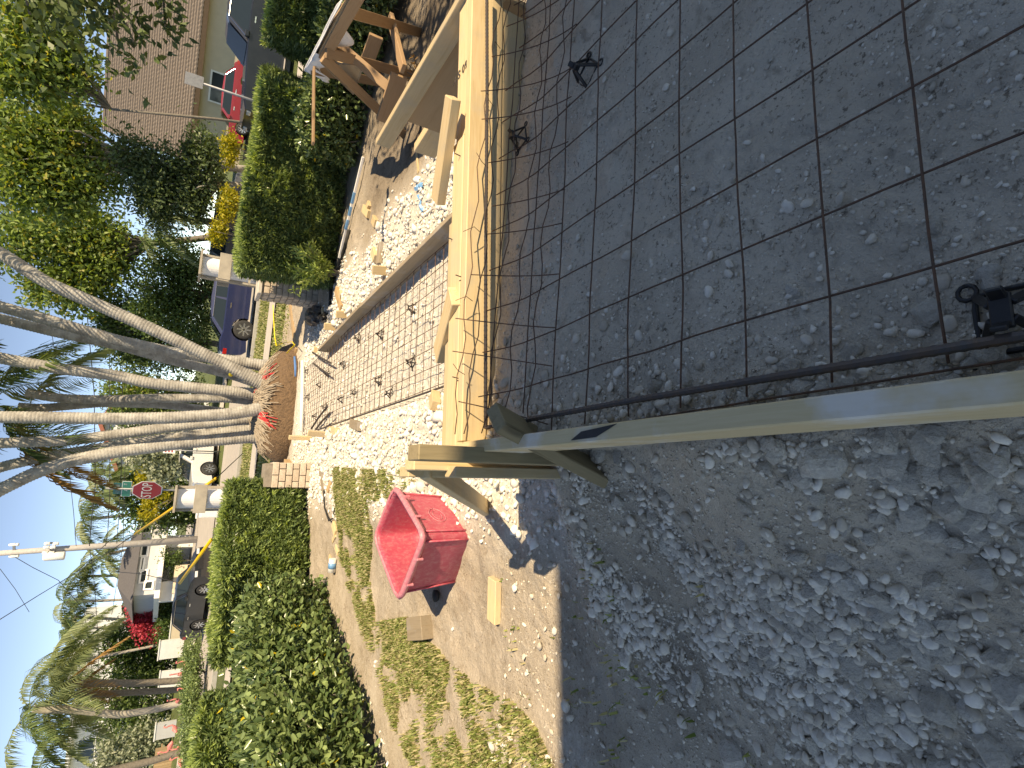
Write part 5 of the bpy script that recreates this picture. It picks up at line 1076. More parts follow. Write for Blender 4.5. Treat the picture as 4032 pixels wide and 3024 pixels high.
# ------------------------------------------------------------------ signs
simple('galvanised', (.30, .31, .33), (.22, .23, .25), 20, .55, .1, .004, metal=.5)
simple('sign_red', (.42, .012, .02), (.38, .01, .018), 6, .4, 0); simple('sign_white', (.82, .82, .80), (.76, .76, .75), 6, .4, 0); simple('sign_green', (.012, .30, .20), (.010, .27, .18), 6, .4, 0); simple('sign_green_shade', (.012, .16, .14), (.010, .14, .12), 6, .4, 0); simple('sign_grey_print', (.30, .38, .37), (.26, .34, .33), 6, .5, 0)
YS = 19.3; cs = gy(580, 1930, YS); Rv = .41
st = thing('stop_sign', 'red octagonal STOP sign with green street name blades on a steel post', 'road sign', (cs[0], cs[1] + .05, 0.05))
n_ = unit(np.array([-cs[0], -cs[1], 0.])); tq = math.radians(-48); n_ = np.array([n_[0] * math.cos(tq) - n_[1] * math.sin(tq), n_[0] * math.sin(tq) + n_[1] * math.cos(tq), 0]); sx_ = np.array([-n_[1], n_[0], 0]); sx_ = -sx_ if sx_[0] < 0 else sx_; tl = math.radians(2.5); up_ = EZ * math.cos(tl) + sx_ * math.sin(tl); sx_ = sx_ * math.cos(tl) - EZ * math.sin(tl)
def oct_(r_, dz): return [cs + n_ * dz + sx_ * r_ * math.sin(a) + up_ * r_ * math.cos(a) for a in (np.arange(8) + .5) * math.pi / 4]
MB().prism(oct_(Rv, 0), n_ * .006).build('border_plate', MATS['sign_white'], st); MB().prism(oct_(Rv * .93, .007), n_ * .003).build('red_face', MATS['sign_red'], st)
def on_sign(c): c = c - world_loc(st); return frame(sx_, up_, n_, c)
text_mesh('lettering', 'STOP', .315, MATS['sign_white'], st, on_sign(cs + n_ * .0115 - up_ * .0)).scale = (.86, 1.18, 1)
pb = gy(1000, 1920, YS); post = MB().tube([cs - n_ * .03 - up_ * (cs[2] - .05), cs - n_ * .03 + up_ * 1.02], .028, 8).build('post', MATS['galvanised'], st, True)
sg = gy(497, 1930, YS)
MB().frame_box(sg - n_ * .05, sx_ * .33, up_ * .118, n_ * .004).build('name_blade', MATS['sign_white'], st, bevel=.002); MB().frame_box(sg - n_ * .044, sx_ * .31, up_ * .100, n_ * .004).build('name_face', MATS['sign_green'], st)
text_mesh('lettering', '4', .21, MATS['sign_white'], st, on_sign(sg - n_ * .037 - sx_ * .035 - up_ * .005)); text_mesh('lettering', 'ST', .085, MATS['sign_white'], st, on_sign(sg - n_ * .037 + sx_ * .22 + up_ * .03)).scale = (.9, 1.3, 1)
MB().frame_box(sg - n_ * .035 + sx_ * .03, sx_ * .016, up_ * .12, n_ * .008).build('dark_band', MATS['ink_dark'], st)  # dark vertical band across the name face
sg2 = gy(462, 1930, YS); MB().frame_box(sg2 - n_ * .06, sx_ * .24, up_ * .105, n_ * .004).build('name_blade', MATS['sign_green_shade'], st, bevel=.002)
for i in range(7): MB().frame_box(sg2 - n_ * .053 + sx_ * (-.18 + .055 * i), sx_ * (.006 if i % 3 else .011), up_ * .045, n_ * .002).build('faded_letter_stroke', MATS['sign_grey_print'], st)
def small_sign(name, label, pc_, Y, w_, h_, mat_f, bot, turn=0.0):
    c = gy(*pc_, Y); n0_ = unit(np.array([-c[0], -c[1], 0.])); n0_ = np.array([n0_[0] * math.cos(turn) - n0_[1] * math.sin(turn), n0_[0] * math.sin(turn) + n0_[1] * math.cos(turn), 0]); s_ = np.array([n0_[1], -n0_[0], 0]) * -1
    root = thing(name, label, 'road sign', (c[0], c[1], bot)); MB().frame_box(c + n0_ * .03, s_ * w_ / 2, EZ * h_ / 2, n0_ * .003).build('plate', MATS[mat_f], root, bevel=.002)
    MB().tube([(c[0], c[1], bot), (c[0], c[1], c[2] + h_ * .4)], .03, 8).build('post', MATS['galvanised'], root, True); return root, c, n0_, s_
small_sign('sign_back', 'plain grey back of a road sign on a post at the right', (765, 318), 14.5, .27, .36, 'galvanised', .05, .35)
rs, c, n0_, s_ = small_sign('parking_sign', 'small white and red sign on a thin post on the far verge', (667, 1772), 31, .32, .50, 'sign_white', .1)
for k in range(3): MB().frame_box(c + n0_ * .036 + EZ * (.14 - .13 * k), s_ * .11, EZ * .03, n0_ * .002).build('red_print', MATS['sign_red'], rs)

# ------------------------------------------------------------------ cars
m, t, b = newmat('car_glass'); b.inputs['Base Color'].default_value = (.02, .03, .035, 1); b.inputs['Roughness'].default_value = .06; b.inputs['Specular IOR Level'].default_value = .45
m, t, b = newmat('rim_metal'); b.inputs['Base Color'].default_value = (.55, .55, .56, 1); b.inputs['Metallic'].default_value = .9; b.inputs['Roughness'].default_value = .25
m, t, b = newmat('chrome'); b.inputs['Base Color'].default_value = (.75, .75, .76, 1); b.inputs['Metallic'].default_value = 1; b.inputs['Roughness'].default_value = .12
def paint(name, c):
    m, t, b = newmat(name); vec = coords(t, 'Object'); n1 = noise(t, 3, 4, .6, vec); t.links.new(mixc(t, ramp(t, n1, [(.4, 0.0), (.8, .35)]), c, tuple(x * .7 + .03 for x in c)), b.inputs['Base Color']); b.inputs['Roughness'].default_value = .35; b.inputs['Metallic'].default_value = .2; b.inputs['Coat Weight'].default_value = .7; b.inputs['Coat Roughness'].default_value = .04; return m
paint('paint_blue', (.014, .022, .075)); paint('paint_black', (.014, .016, .020)); paint('paint_navy', (.006, .010, .020)); paint('paint_red', (.30, .015, .03)); paint('paint_silverwhite', (.70, .70, .70)); paint('paint_grey', (.10, .11, .13))
m, t, b = newmat('lamp_red'); b.inputs['Base Color'].default_value = (.35, .01, .01, 1); b.inputs['Roughness'].default_value = .15; b.inputs['Coat Weight'].default_value = 1
m, t, b = newmat('lamp_clear'); b.inputs['Base Color'].default_value = (.6, .62, .64, 1); b.inputs['Roughness'].default_value = .1; b.inputs['Coat Weight'].default_value = 1
def car(label, pos, heading, paintm, Lc=4.7, W=1.82, H=1.45, belt=.92, hood=.88, boot=.98, wr=.33, xa=None, cab=(1.05, .35, -1.05, -1.75), group='parked cars', kind='car', pillars=2):
    """x forward; cab = windscreen foot, roof front, roof rear, rear window foot"""
    root = thing(kind, label, 'car', pos, group); root.rotation_euler = (0, 0, heading); h = Lc / 2; fa, ra = xa or (h - .88, -h + .95)
    def arch(cx_): return [(cx_ + (wr + .06) * math.cos(a), wr + (wr + .06) * math.sin(a)) for a in np.linspace(math.pi + .28, -.28, 11)]
    low = .20; prof = [(-h + .03, low + .15), (-h + .15, low)] + arch(ra) + arch(fa) + [(h - .15, low), (h - .02, low + .18), (h, .55), (h - .08, hood - .10), (h - .35, hood - .03), (cab[0] + .1, hood + .05), (cab[0] - .2, belt + .01), (cab[3] + .25, belt + .03), (cab[3] - .05, boot), (-h + .10, boot - .04), (-h, boot - .22), (-h, .5)]
    y0, y1 = W / 2 - .05, W / 2; P = []; n = len(prof); mb = MB()
    for yy, sh in ((-y0, 1), (-y1, 0), (y1, 0), (y0, 1)):
        for x, z in prof: P.append((x * (1 - .012 * sh), yy, z - (.05 * sh if z > .75 else 0)))
    F = [list(range(n)), [3 * n + i for i in range(n)][::-1]]
    # stations: side skins run from the outer edge loops
    P2 = [];
    for yy, ins in ((-y1, .0), (-y0 + .0, .035), (y0, .035), (y1, .0)):
        for x, z in prof: P2.append((x - math.copysign(ins * .4, x) * 0, yy, z + (ins if z > .80 else 0)))
    F2 = [list(range(n))] + [[j * n + i, j * n + (i + 1) % n, (j + 1) * n + (i + 1) % n, (j + 1) * n + i] for j in range(3) for i in range(n)] + [[3 * n + i for i in range(n)][::-1]]
    body = mb.add(P2, F2).build('body', paintm); body.parent = root
    g = [(cab[0], belt), (cab[1], H), (cab[2], H), (cab[3], belt + .02)]; wb_ = W / 2 - .07; wt = W / 2 - .24
    def gp(x, z, off=0.0):
        f = (z - belt) / (H - belt); return wb_ + (wt - wb_) * f + off
    zc = [(cab[0], belt), (cab[0] + (cab[1] - cab[0]) * .8, belt + (H - belt) * .86), (cab[1] - .12, H - .015), ((cab[1] + cab[2]) / 2, H + .02), (cab[2] + .12, H - .015), (cab[2] + (cab[3] - cab[2]) * .22, belt + (H - belt) * .84), (cab[3], belt + .02)]
    V = [(x, -gp(x, z), z) for x, z in zc] + [(x, gp(x, z), z) for x, z in zc]; k = len(zc)
    o = MB().add(V, [list(range(k)), [k + i for i in range(k)][::-1]] + [[i, i + k, (i + 1) % k + k, (i + 1) % k] for i in range(k)]).build('cabin', paintm, smooth=False); o.parent = root
    def quad_glass(nm, pts_, mt='car_glass'):
        o = MB().add(pts_, [list(range(len(pts_)))]).build(nm, MATS[mt]); o.parent = root
    zt = H - .10; zb_ = belt + .05
    def xf(z): return np.interp(z, [q[1] for q in zc[:3]], [q[0] for q in zc[:3]])
    def xr(z): return np.interp(z, [q[1] for q in zc[::-1][:3]], [q[0] for q in zc[::-1][:3]])
    edges = np.linspace(0, 1, pillars + 1)
    for s_ in (-1, 1):
        for i in range(pillars):
            def X(e, z): a, b_ = xf(z) - .14, xr(z) + .16; return a + (b_ - a) * e
            e0, e1_ = edges[i] + .018, edges[i + 1] - .018; quad_glass('side_window', [(X(e0, zb_), s_ * gp(0, zb_, .008), zb_), (X(e0, zt), s_ * gp(0, zt, .008), zt), (X(e1_, zt), s_ * gp(0, zt, .008), zt), (X(e1_, zb_), s_ * gp(0, zb_, .008), zb_)])
        o = MB().tube([(xf(zb_) - .1, s_ * gp(0, zb_, .012), zb_ - .01), (xf(zt) - .12, s_ * gp(0, zt, .012), zt + .012), (xr(zt) + .15, s_ * gp(0, zt, .012), zt + .012), (xr(zb_) + .13, s_ * gp(0, zb_, .012), zb_ - .01)], .012, 6).build('window_trim', MATS['chrome']); o.parent = root
        o = MB().box((cab[0] - .35, s_ * (W / 2 + .02) - .06, belt + .02), (cab[0] - .15, s_ * (W / 2 + .02) + .06, belt + .14)).build('mirror', paintm, bevel=.02); o.parent = root
        for xd in (cab[0] - .75, cab[0] - 1.65):
            o = MB().box((xd - .10, s_ * (W / 2) - .012, belt - .12), (xd + .10, s_ * (W / 2) + .018, belt - .085)).build('door_handle', MATS['chrome']); o.parent = root
        o = MB().frame_box((h - .16, s_ * (W / 2 - .20), hood - .17), (.13, 0, -.01), (0, .17, 0), (0, 0, .06)).build('headlight', MATS['lamp_clear'], bevel=.02); o.parent = root
        o = MB().frame_box((-h + .10, s_ * (W / 2 - .17), boot - .17), (.115, 0, 0), (0, .175, 0), (0, 0, .075)).build('tail_light', MATS['lamp_red'], bevel=.02); o.parent = root
        for xw in (fa, ra):
            wroot = MB().lathe((0, 0, 0), [(wr * .70, -.10), (wr * .96, -.10), (wr, -.06), (wr, .06), (wr * .96, .10), (wr * .70, .10)], 26, 'y').build('wheel', MATS['rubber'], smooth=True); wroot.parent = root; wroot.location = (xw, s_ * (W / 2 - .11), wr)
            rm = MB(); rm.lathe((0, s_ * .055, 0), [(0.02, -.02), (wr * .70, -.02), (wr * .70, .045), (wr * .64, .045), (wr * .60, .0), (.05, .0), (.02, .0)], 26, 'y')
            for a in np.arange(8) * math.pi / 4: rm.bar((.04 * math.cos(a), s_ * .085, .04 * math.sin(a)), (wr * .66 * math.cos(a), s_ * .09, wr * .66 * math.sin(a)), .05, .03, up=(0, 1, 0))
            o = rm.build('rim', MATS['rim_metal'], smooth=False); o.parent = wroot
    quad_glass('windscreen', [(xf(zb_) + .015, -gp(0, zb_, -.06), zb_ + .01), (xf(zt) + .03, -gp(0, zt, -.08), zt + .02), (xf(zt) + .03, gp(0, zt, -.08), zt + .02), (xf(zb_) + .015, gp(0, zb_, -.06), zb_ + .01)])
    quad_glass('rear_window', [(xr(zb_) - .02, -gp(0, zb_, -.08), zb_ + .03), (xr(zt) - .03, -gp(0, zt, -.10), zt + .02), (xr(zt) - .03, gp(0, zt, -.10), zt + .02), (xr(zb_) - .02, gp(0, zb_, -.08), zb_ + .03)])
    o = MB().box((h - .06, -.45, .48), (h + .015, .45, .68)).build('grille', MATS['black_plastic'], bevel=.01); o.parent = root
    return root
rw = gz(1003, 1290, .035)                  # where the blue sedan's rear tyre stands
car('dark blue sedan with chrome window trim parked beyond the palms', (rw[0] + 1.25, rw[1] + .95, .035), math.radians(4), MATS['paint_blue'], 4.8, 1.85, 1.46, .95, .92, 1.05, .35, cab=(1.0, .3, -1.05, -1.85))
p = gy(880, 985, 27.5); car('dark sport utility vehicle half hidden behind the right column form', (p[0] + 1.2, p[1], .06), math.radians(10), MATS['paint_grey'], 4.6, 1.85, 1.68, 1.05, 1.02, 1.15, .36, cab=(1.05, .4, -1.75, -2.15), pillars=3, kind='sport_utility_vehicle')
p = gy(1080, 372, 19.8); car('navy pickup style vehicle with a tall cab cut off by the right edge', (p[0] + 1.75, 20.1, .03), math.radians(178), MATS['paint_navy'], 5.6, 2.0, 2.02, 1.32, 1.28, 1.30, .42, xa=(1.75, -1.85), cab=(.72, .05, -2.3, -2.6), pillars=2, kind='pickup')
p = gy(955, 520, 35.0); car('red hatchback behind the navy vehicle near the brown roofed house', (p[0] + 1.3, p[1], float(z_big(p[0], p[1])) + .02), math.radians(172), MATS['paint_red'], 4.3, 1.75, 1.5, .95, .92, 1.05, .32, cab=(1.1, .4, -1.3, -1.9))
p = gz(790, 2335, .05); p = gy(788, 2335, 28.5); car('black hatchback on the street at the left, two wheels turned to the viewer', (p[0], p[1], .05), math.radians(-28), MATS['paint_black'], 4.2, 1.75, 1.46, .92, .90, 1.02, .33, cab=(1.05, .4, -1.15, -1.75))
p = gy(790, 1850, 31.5); car('white car parked beside the silvery shrub, seen from the front', (p[0] + .6, p[1] + .6, float(z_big(p[0], p[1])) + .02), math.radians(225), MATS['paint_silverwhite'], 4.5, 1.85, 1.75, 1.1, 1.08, 1.15, .36, cab=(1.05, .4, -1.7, -2.1), pillars=3)

# ------------------------------------------------------------------ houses
simple('wall_cream', (.62, .53, .40), (.56, .48, .36), 3, .9, .15, .01); simple('wall_white', (.74, .74, .73), (.66, .66, .66), 3, .9, .1, .01); simple('wall_grey', (.50, .51, .52), (.44, .45, .46), 3, .9, .1, .01)
simple('roof_tile', (.20, .165, .14), (.14, .115, .10), 9, .9, .5, .03); simple('roof_grey', (.12, .115, .12), (.085, .08, .085), 9, .9, .4, .03); simple('roof_red', (.36, .13, .09), (.28, .10, .07), 9, .9, .4, .03); simple('fascia_brown', (.13, .085, .055), (.10, .065, .04), 9, .8, .2, .01)
m, t, b = newmat('window_glass'); b.inputs['Base Color'].default_value = (.03, .04, .045, 1); b.inputs['Roughness'].default_value = .05
def window(root, c, s_, n, w_, h_, lights=2, frame_m='sign_white'):
    """frame with sash bars and panes set back"""
    fr = MB(); b_ = .05
    for u in (-1, 1): fr.frame_box(c + s_ * u * (w_ / 2) + n * .03, s_ * b_, EZ * (h_ / 2 + b_), n * .04)
    for v in (-1, 1): fr.frame_box(c + EZ * v * (h_ / 2) + n * .03, s_ * (w_ / 2 - b_), EZ * b_, n * .039)
    for i in range(1, lights): fr.frame_box(c + s_ * (-w_ / 2 + w_ * i / lights) + n * .03, s_ * .03, EZ * (h_ / 2 - b_), n * .035)
    f = fr.build('window', MATS[frame_m], root)
    for i in range(lights): MB().frame_box(c + s_ * (-w_ / 2 + w_ * (i + .5) / lights) + n * .012, s_ * (w_ / lights / 2 - .04), EZ * (h_ / 2 - .05), n * .008).build('pane', MATS['window_glass'], root).parent = root
    return f
# brown roofed house on the right
eR, eL = gy(800, -160, 37.5), gy(760, 640, 41.5); zE = float(gy(792, 150, 39)[2]); eR[2] = eL[2] = zE; ed = unit(eL - eR); nb_ = np.array([-ed[1], ed[0], 0]); nb_ = nb_ if nb_[1] > 0 else -nb_; nf_ = -nb_
hr = thing('brown_roof_house', 'cream house with a large brown tiled roof at the right', 'house', (*(eR + nb_ * 3)[:2], .25))
Lh = np.linalg.norm(eL - eR); w0 = eR + nb_ * .55; w1 = eL + nb_ * .55 - ed * .4
MB().prism([np.array([w0[0], w0[1], .0]), np.array([w1[0], w1[1], .0]), np.array([*(w1 + nb_ * 9)[:2], .0]), np.array([*(w0 + nb_ * 9)[:2], .0])], EZ * (zE - .05)).build('wall', MATS['wall_cream'], hr)
rf = MB().bar(eR - EZ * .12, eL - EZ * .12, .06, .26).build('roof', MATS['fascia_brown'], hr)
run, nr = 7.0, 36; rise = float(gy(425, 300, 46.5)[2]) - zE
for k in range(nr):                        # courses of tiles, each laid over the one below
    f0, f1 = k / nr, (k + 1.25) / nr; a0 = eR + nb_ * run * f0 + EZ * rise * f0 + ed * -.3; V = []; ns = 90
    for i in range(ns + 1):
        q = a0 + ed * (Lh + .3 - .0 * k) * i / ns; wv_ = .035 * abs(math.sin(i * math.pi / 1.0 * .5 + k))
        V += [q + EZ * (.11 + wv_), q + EZ * (.02 + wv_) + nb_ * .0, q + nb_ * run * (f1 - f0) + EZ * (rise * (f1 - f0) + .02 + wv_)]
    F = []
    for i in range(ns): F += [[i * 3, i * 3 + 3, i * 3 + 5, i * 3 + 2], [i * 3 + 1, i * 3 + 4, i * 3 + 3, i * 3]]
    MB().add(V, F).build('tile_course', MATS['roof_tile'], rf)
top_ = eR + nb_ * run + EZ * (rise + .08); MB().tube([top_ - ed * .3, top_ + ed * Lh], .14, 8).build('ridge', MATS['roof_tile'], rf)
for e_ in (eR - ed * .28, eL): MB().prism([e_ + nb_ * .1, e_ + nb_ * run + EZ * (rise - .1), e_ + nb_ * (2 * run), ], ed * .1).build('gable', MATS['wall_cream'], hr)
MB().prism([eR + nb_ * run + EZ * rise, eL + nb_ * run + EZ * rise, eL + nb_ * run * 2, eR + nb_ * run * 2], EZ * .1).build('rear_slope', MATS['roof_tile'], rf)
def on_plane(px, py, p0, nrm):
    d = ray(px, py); return CAMP + d * (((p0 - CAMP) @ nrm) / (d @ nrm))
wc = on_plane(868, 350, w0, nb_); wt_ = on_plane(868, 412, w0, nb_); wl = on_plane(868, 292, w0, nb_); window(hr, wc + nf_ * .01, ed, nf_, float(np.linalg.norm(wt_ - wl)), 1.15, 2)
# grey roofed two storey house left of the stop sign
def block(root, name, mat, P0, P1, z0, z1, depth, nb, h=None): return MB().prism([np.array([P0[0], P0[1], z0]), np.array([P1[0], P1[1], z0]), np.array([P1[0], P1[1], z0]) + nb * depth, np.array([P0[0], P0[1], z0]) + nb * depth], EZ * (z1 - z0)).build(name, mat, root)
Yg = 42.0; gl, gr_ = gy(600, 2340, Yg - 1.5), gy(600, 2035, Yg + 1.5); gd = unit(np.array([*(gr_ - gl)[:2], 0])); gn = np.array([-gd[1], gd[0], 0]); gf = -gn; zg = .62
def zat(px, py, p0, n): return on_plane(px, py, p0, n)[2]
z_e = zat(548, 2190, gl, gn); z_c = zat(630, 2190, gl, gn); z_r = zat(478, 2190, gl + gn * 3, gn)
hg = thing('carport_house', 'white two storey house with a dark roof and carport beyond the utility pole', 'house', (*((gl + gr_) / 2)[:2], zg))
block(hg, 'upper_wall', MATS['wall_grey'], gl, gr_, z_c, z_e, 7, gn); block(hg, 'rear_wall', MATS['wall_white'], gl + gn * 4.5, gr_ + gn * 4.5, zg - .4, z_c, 2.5, gn)
o0, o1 = gl - gd * .6 - gn * .5, gr_ + gd * .5 - gn * .5
MB().add([np.array([*o0[:2], z_e]), np.array([*o1[:2], z_e]), np.array([*(o1 - gd * 2.2 + gn * 4)[:2], z_r]), np.array([*(o0 + gd * 2.2 + gn * 4)[:2], z_r]), np.array([*(o0 + gn * 8)[:2], z_e]), np.array([*(o1 + gn * 8)[:2], z_e])], [[0, 1, 2, 3], [3, 2, 5, 4], [0, 3, 4], [1, 5, 2], [0, 4, 5, 1]]).build('roof', MATS['roof_grey'], hg)
c0_, c1_ = gl - gd * .8 - gn * 2.2, gr_ + gd * .1 - gn * 2.2; block(hg, 'carport_roof', MATS['sign_white'], c0_, c1_, z_c - .28, z_c, 6.5, gn)
for px_, w_ in ((2050, .35), (2122, .5), (2145, .35), (2325, 1.2)):
    q = on_plane(690, px_, gl - gn * 1.6, gn); block(hg, 'carport_pillar', MATS['wall_white'], q - gd * w_ / 2, q + gd * w_ / 2, zg - .5, z_c - .28, .3, gn)
q0, q1 = on_plane(700, 2335, gl - gn * 2.0, gn), on_plane(700, 2225, gl - gn * 2.0, gn); block(hg, 'low_wall', MATS['wall_cream'], q0, q1, zg - .5, zg + .95, .15, gn)
for px_, py_, w_, h_ in ((575, 2085, .5, .6), (582, 2040, .8, .8), (570, 2160, 1.0, .35), (560, 2222, .9, .16), (565, 2270, .8, .35), (585, 2305, .5, .45)):
    q = on_plane(px_, py_, gl, gn); window(hg, q + gf * .01, gd, gf, w_, h_, 1)
# white house with a red tiled roof edge behind the palms
hw0, hw1 = gy(560, 1842, 44), gy(560, 1540, 45); wd = unit(np.array([*(hw1 - hw0)[:2], 0])); wn = np.array([-wd[1], wd[0], 0])
hw = thing('red_roof_house', 'white house with red tiled roof edge behind the palm trunks', 'house', (*hw0[:2], .6)); zt1 = zat(468, 1838, hw0, wn); zt0 = zat(410, 1668, hw0, wn); pk = on_plane(405, 1668, hw0, wn)
MB().prism([np.array([*hw0[:2], .2]), np.array([*hw0[:2], zt1]), pk, np.array([*hw1[:2], zt0 - .9]), np.array([*hw1[:2], .2])], wn * 7).build('wall', MATS['wall_white'], hw)
MB().bar(np.array([*hw0[:2], zt1]) - wd * .5 + EZ * -.05 - wn * .2, pk + EZ * .12 - wn * .2, .5, .22).build('roof_edge', MATS['roof_red'], hw); MB().bar(pk + EZ * .12 - wn * .2, np.array([*hw1[:2], zt0 - .8]) - wn * .2, .5, .22).build('roof_edge', MATS['roof_red'], hw)
MB().prism([np.array([*hw0[:2], zt1 - .06]) - wd * .5 - wn * .1, pk + EZ * .05 - wn * .1, pk + EZ * .25 - wn * .1], wn * 7.2).build('roof', MATS['roof_red'], hw)
for px_, py_ in ((470, 1735), (560, 1815)): window(hw, on_plane(px_, py_, hw0, wn) - wn * .01, wd, -wn, .9, .7, 2)
# far blocks
def far_block(label, name, px_a, px_b, Y, pxtop, pxbot, floors, depth, bal=True, steps=None):
    a0, a1 = gy(400, px_a, Y), gy(400, px_b, Y); d_ = unit(np.array([*(a1 - a0)[:2], 0])); n_b = np.array([-d_[1], d_[0], 0]); mid = (px_a + px_b) / 2; zt_ = zat(pxtop, mid, a0, n_b); zb_ = .5
    root = thing(name, label, 'building', (*a0[:2], zb_)); Lb = np.linalg.norm((a1 - a0)[:2]); block(root, 'wall', MATS['wall_white'], a0, a1, zb_, zt_, depth, n_b)
    fh = 3.1; nfl = int((zt_ - zb_) / fh)
    for k in range(1, nfl + 1):
        z = zt_ - (k - 1) * fh
        if bal: block(root, 'floor_slab', MATS['sign_white'], a0 - n_b * 1.2, a1 - n_b * 1.2, z - .25, z, 1.2, n_b)
        nw = max(2, int(Lb / 3.4))
        for i in range(nw):
            q = a0 + d_ * Lb * (i + .5) / nw; q = np.array([q[0], q[1], z - 1.55]); window(root, q - n_b * .01, d_, -n_b, 2.1, 1.7, 2)
        if bal:
            rl = MB()
            for zz in (1.0, .55): rl.bar(np.array([*(a0 - n_b * 1.15)[:2], z - fh + zz]), np.array([*(a1 - n_b * 1.15)[:2], z - fh + zz]), .06, .06)
            for i in range(int(Lb / 1.4) + 1): q = a0 - n_b * 1.15 + d_ * min(Lb, i * 1.4); rl.bar(np.array([q[0], q[1], z - fh]), np.array([q[0], q[1], z - fh + 1.0]), .05, .05)
            rl.build('railing', MATS['sign_white'], root)
    if steps:
        for (pa, pb_, pt__) in steps: s0, s1 = on_plane(400, pa, a0, n_b), on_plane(400, pb_, a0, n_b); block(root, 'stair_tower', MATS['wall_white'], s0, s1, zb_, zat(pt__, (pa + pb_) / 2, a0, n_b), depth * .6, n_b)
    return root
far_block('white tower block with stepped top in the far distance', 'tower_block', 2690, 2545, 92, 265, 600, 8, 14, False, [(2562, 2515, 330), (2600, 2560, 305)])
far_block('white apartment building with balconies and railings at the left edge', 'apartment_block', 3150, 2725, 62, 270, 600, 4, 12, True)
gwl = gy(695, 2520, 40); gwr = gy(695, 2350, 42)
for i, (pa, pb_, Y, z1, mt, nm, lb) in enumerate([(2520, 2345, 41, .75, 'wall_cream', 'garden_wall', 'low cream garden wall beyond the black hatchback'), (2590, 2520, 38, 1.25, 'wall_white', 'garden_wall', 'white panel wall left of the cream garden wall'), (2705, 2640, 36, 1.1, 'wall_white', 'garden_wall', 'white wall behind the brightest coconut palm'), (2900, 2840, 36, 1.0, 'wall_grey', 'garden_wall', 'grey gate wall behind the flamingos'), (3060, 2920, 36, .9, 'plywood', 'slat_fence', 'reddish brown fence at the left edge behind the flamingos')]):
    a0, a1 = gy(690, pa, Y), gy(690, pb_, Y); d_ = unit(np.array([*(a1 - a0)[:2], 0])); n_b = np.array([-d_[1], d_[0], 0]); zb_ = float(z_big(a0[0], a0[1])); root = thing(nm, lb, 'wall' if 'wall' in nm else 'fence', (*a0[:2], zb_)); Lb = np.linalg.norm((a1 - a0)[:2])
    if nm == 'slat_fence':
        for j in range(int(Lb / .16)): q = a0 + d_ * .16 * j; MB().frame_box(np.array([q[0], q[1], zb_ + z1 / 2]), d_ * .07, n_b * .012, EZ * z1 / 2).build('slat', MATS[mt], root)
        MB().bar(np.array([*(a0 + n_b * .04)[:2], zb_ + .6]), np.array([*(a1 + n_b * .04)[:2], zb_ + .6]), .04, .08).build('rail', MATS[mt], root)
    else:
        block(root, 'panel', MATS[mt], a0, a1, zb_ - .1, zb_ + z1, .18, n_b); block(root, 'coping', MATS['sign_white'], a0 - d_ * .04 - n_b * .03, a1 + d_ * .04 - n_b * .03, zb_ + z1, zb_ + z1 + .06, .24, n_b)
q = gy(740, 2018, 24); mbx = thing('utility_cabinet', 'white utility cabinet behind the left column form', 'cabinet', (q[0], q[1], .05)); MB().frame_box(np.array([q[0], q[1], .62]), (.17, 0, 0), (0, .17, 0), (0, 0, .48)).build('body', MATS['sign_white'], mbx, bevel=.01); MB().frame_box(np.array([q[0], q[1], 1.12]), (.20, 0, 0), (0, .20, 0), (0, 0, .03)).build('lid', MATS['sign_white'], mbx, bevel=.008); MB().frame_box(np.array([q[0], q[1] - .175, .6]), (.13, 0, 0), (0, .006, 0), (0, 0, .36)).build('door', MATS['paint_white'], mbx)
# house casting the slab's shade, unseen; height and extent shaped for its skylight
hb = thing('own_house', 'unseen house behind the viewer whose eave shades the slab bed', 'house', L(4, -3, .0)); zEv = 5.6; bE = -2.0
MB().prism([L(1.0, bE - .7, 0), L(11, bE - .7, 0), L(11, bE - 8, 0), L(1.0, bE - 8, 0)], EZ * (zEv - .2)).build('wall', MATS['wall_white'], hb)
MB().prism([L(.3, bE, zEv), L(.3, bE, zEv - .16), L(.3, bE - 4.3, zEv + 1.6), L(.3, bE - 8.7, zEv - .16), L(.3, bE - 8.7, zEv), L(.3, bE - 4.3, zEv + 1.8)], ER * 11.4).build('roof', MATS['roof_grey'], hb)

# ------------------------------------------------------------------ poles and wires
simple('pole_concrete', (.46, .44, .42), (.36, .34, .33), 8, .85, .2, .01); simple('wire_black', (.02, .02, .022), (.03, .03, .03), 20, .6, 0); simple('guard_yellow', (.72, .45, .02), (.62, .38, .02), 10, .5, 0)
Yp = 36.0; up0, up1 = gy(762, 2124, Yp), gy(-120, 2187, Yp); up_r = thing('utility_pole', 'concrete utility pole with transformer and insulators left of the stop sign', 'utility pole', up0)
MB().tube([up0 - EZ * .4, up0 * .5 + up1 * .5, up1], [.20, .16, .12], 10).build('pole', MATS['pole_concrete'], up_r, True)
tf = gy(215, 2190, Yp - .3); MB().lathe(tf - EZ * .42, [(.20, 0), (.22, .04), (.22, .80), (.16, .88)], 16).build('transformer', MATS['paint_white'], up_r, True)
for i, (a_, b_) in enumerate([((188, 2138), (222, 2138)), ((185, 2153), (210, 2152)), ((180, 2174), (205, 2174))]):
    a3, b3 = gy(*a_, Yp - .2), gy(*b_, Yp - .2); MB().bar(a3, b3, .08, .08).build('crossarm', MATS['galvanised'], up_r)
    for q in (a3, b3): MB().lathe(q + np.array([0, -.12, -.12]), [(.07, 0), (.10, .03), (.07, .1), (.10, .14), (.06, .24)], 10).build('insulator', MATS['sign_white'], up_r, True)
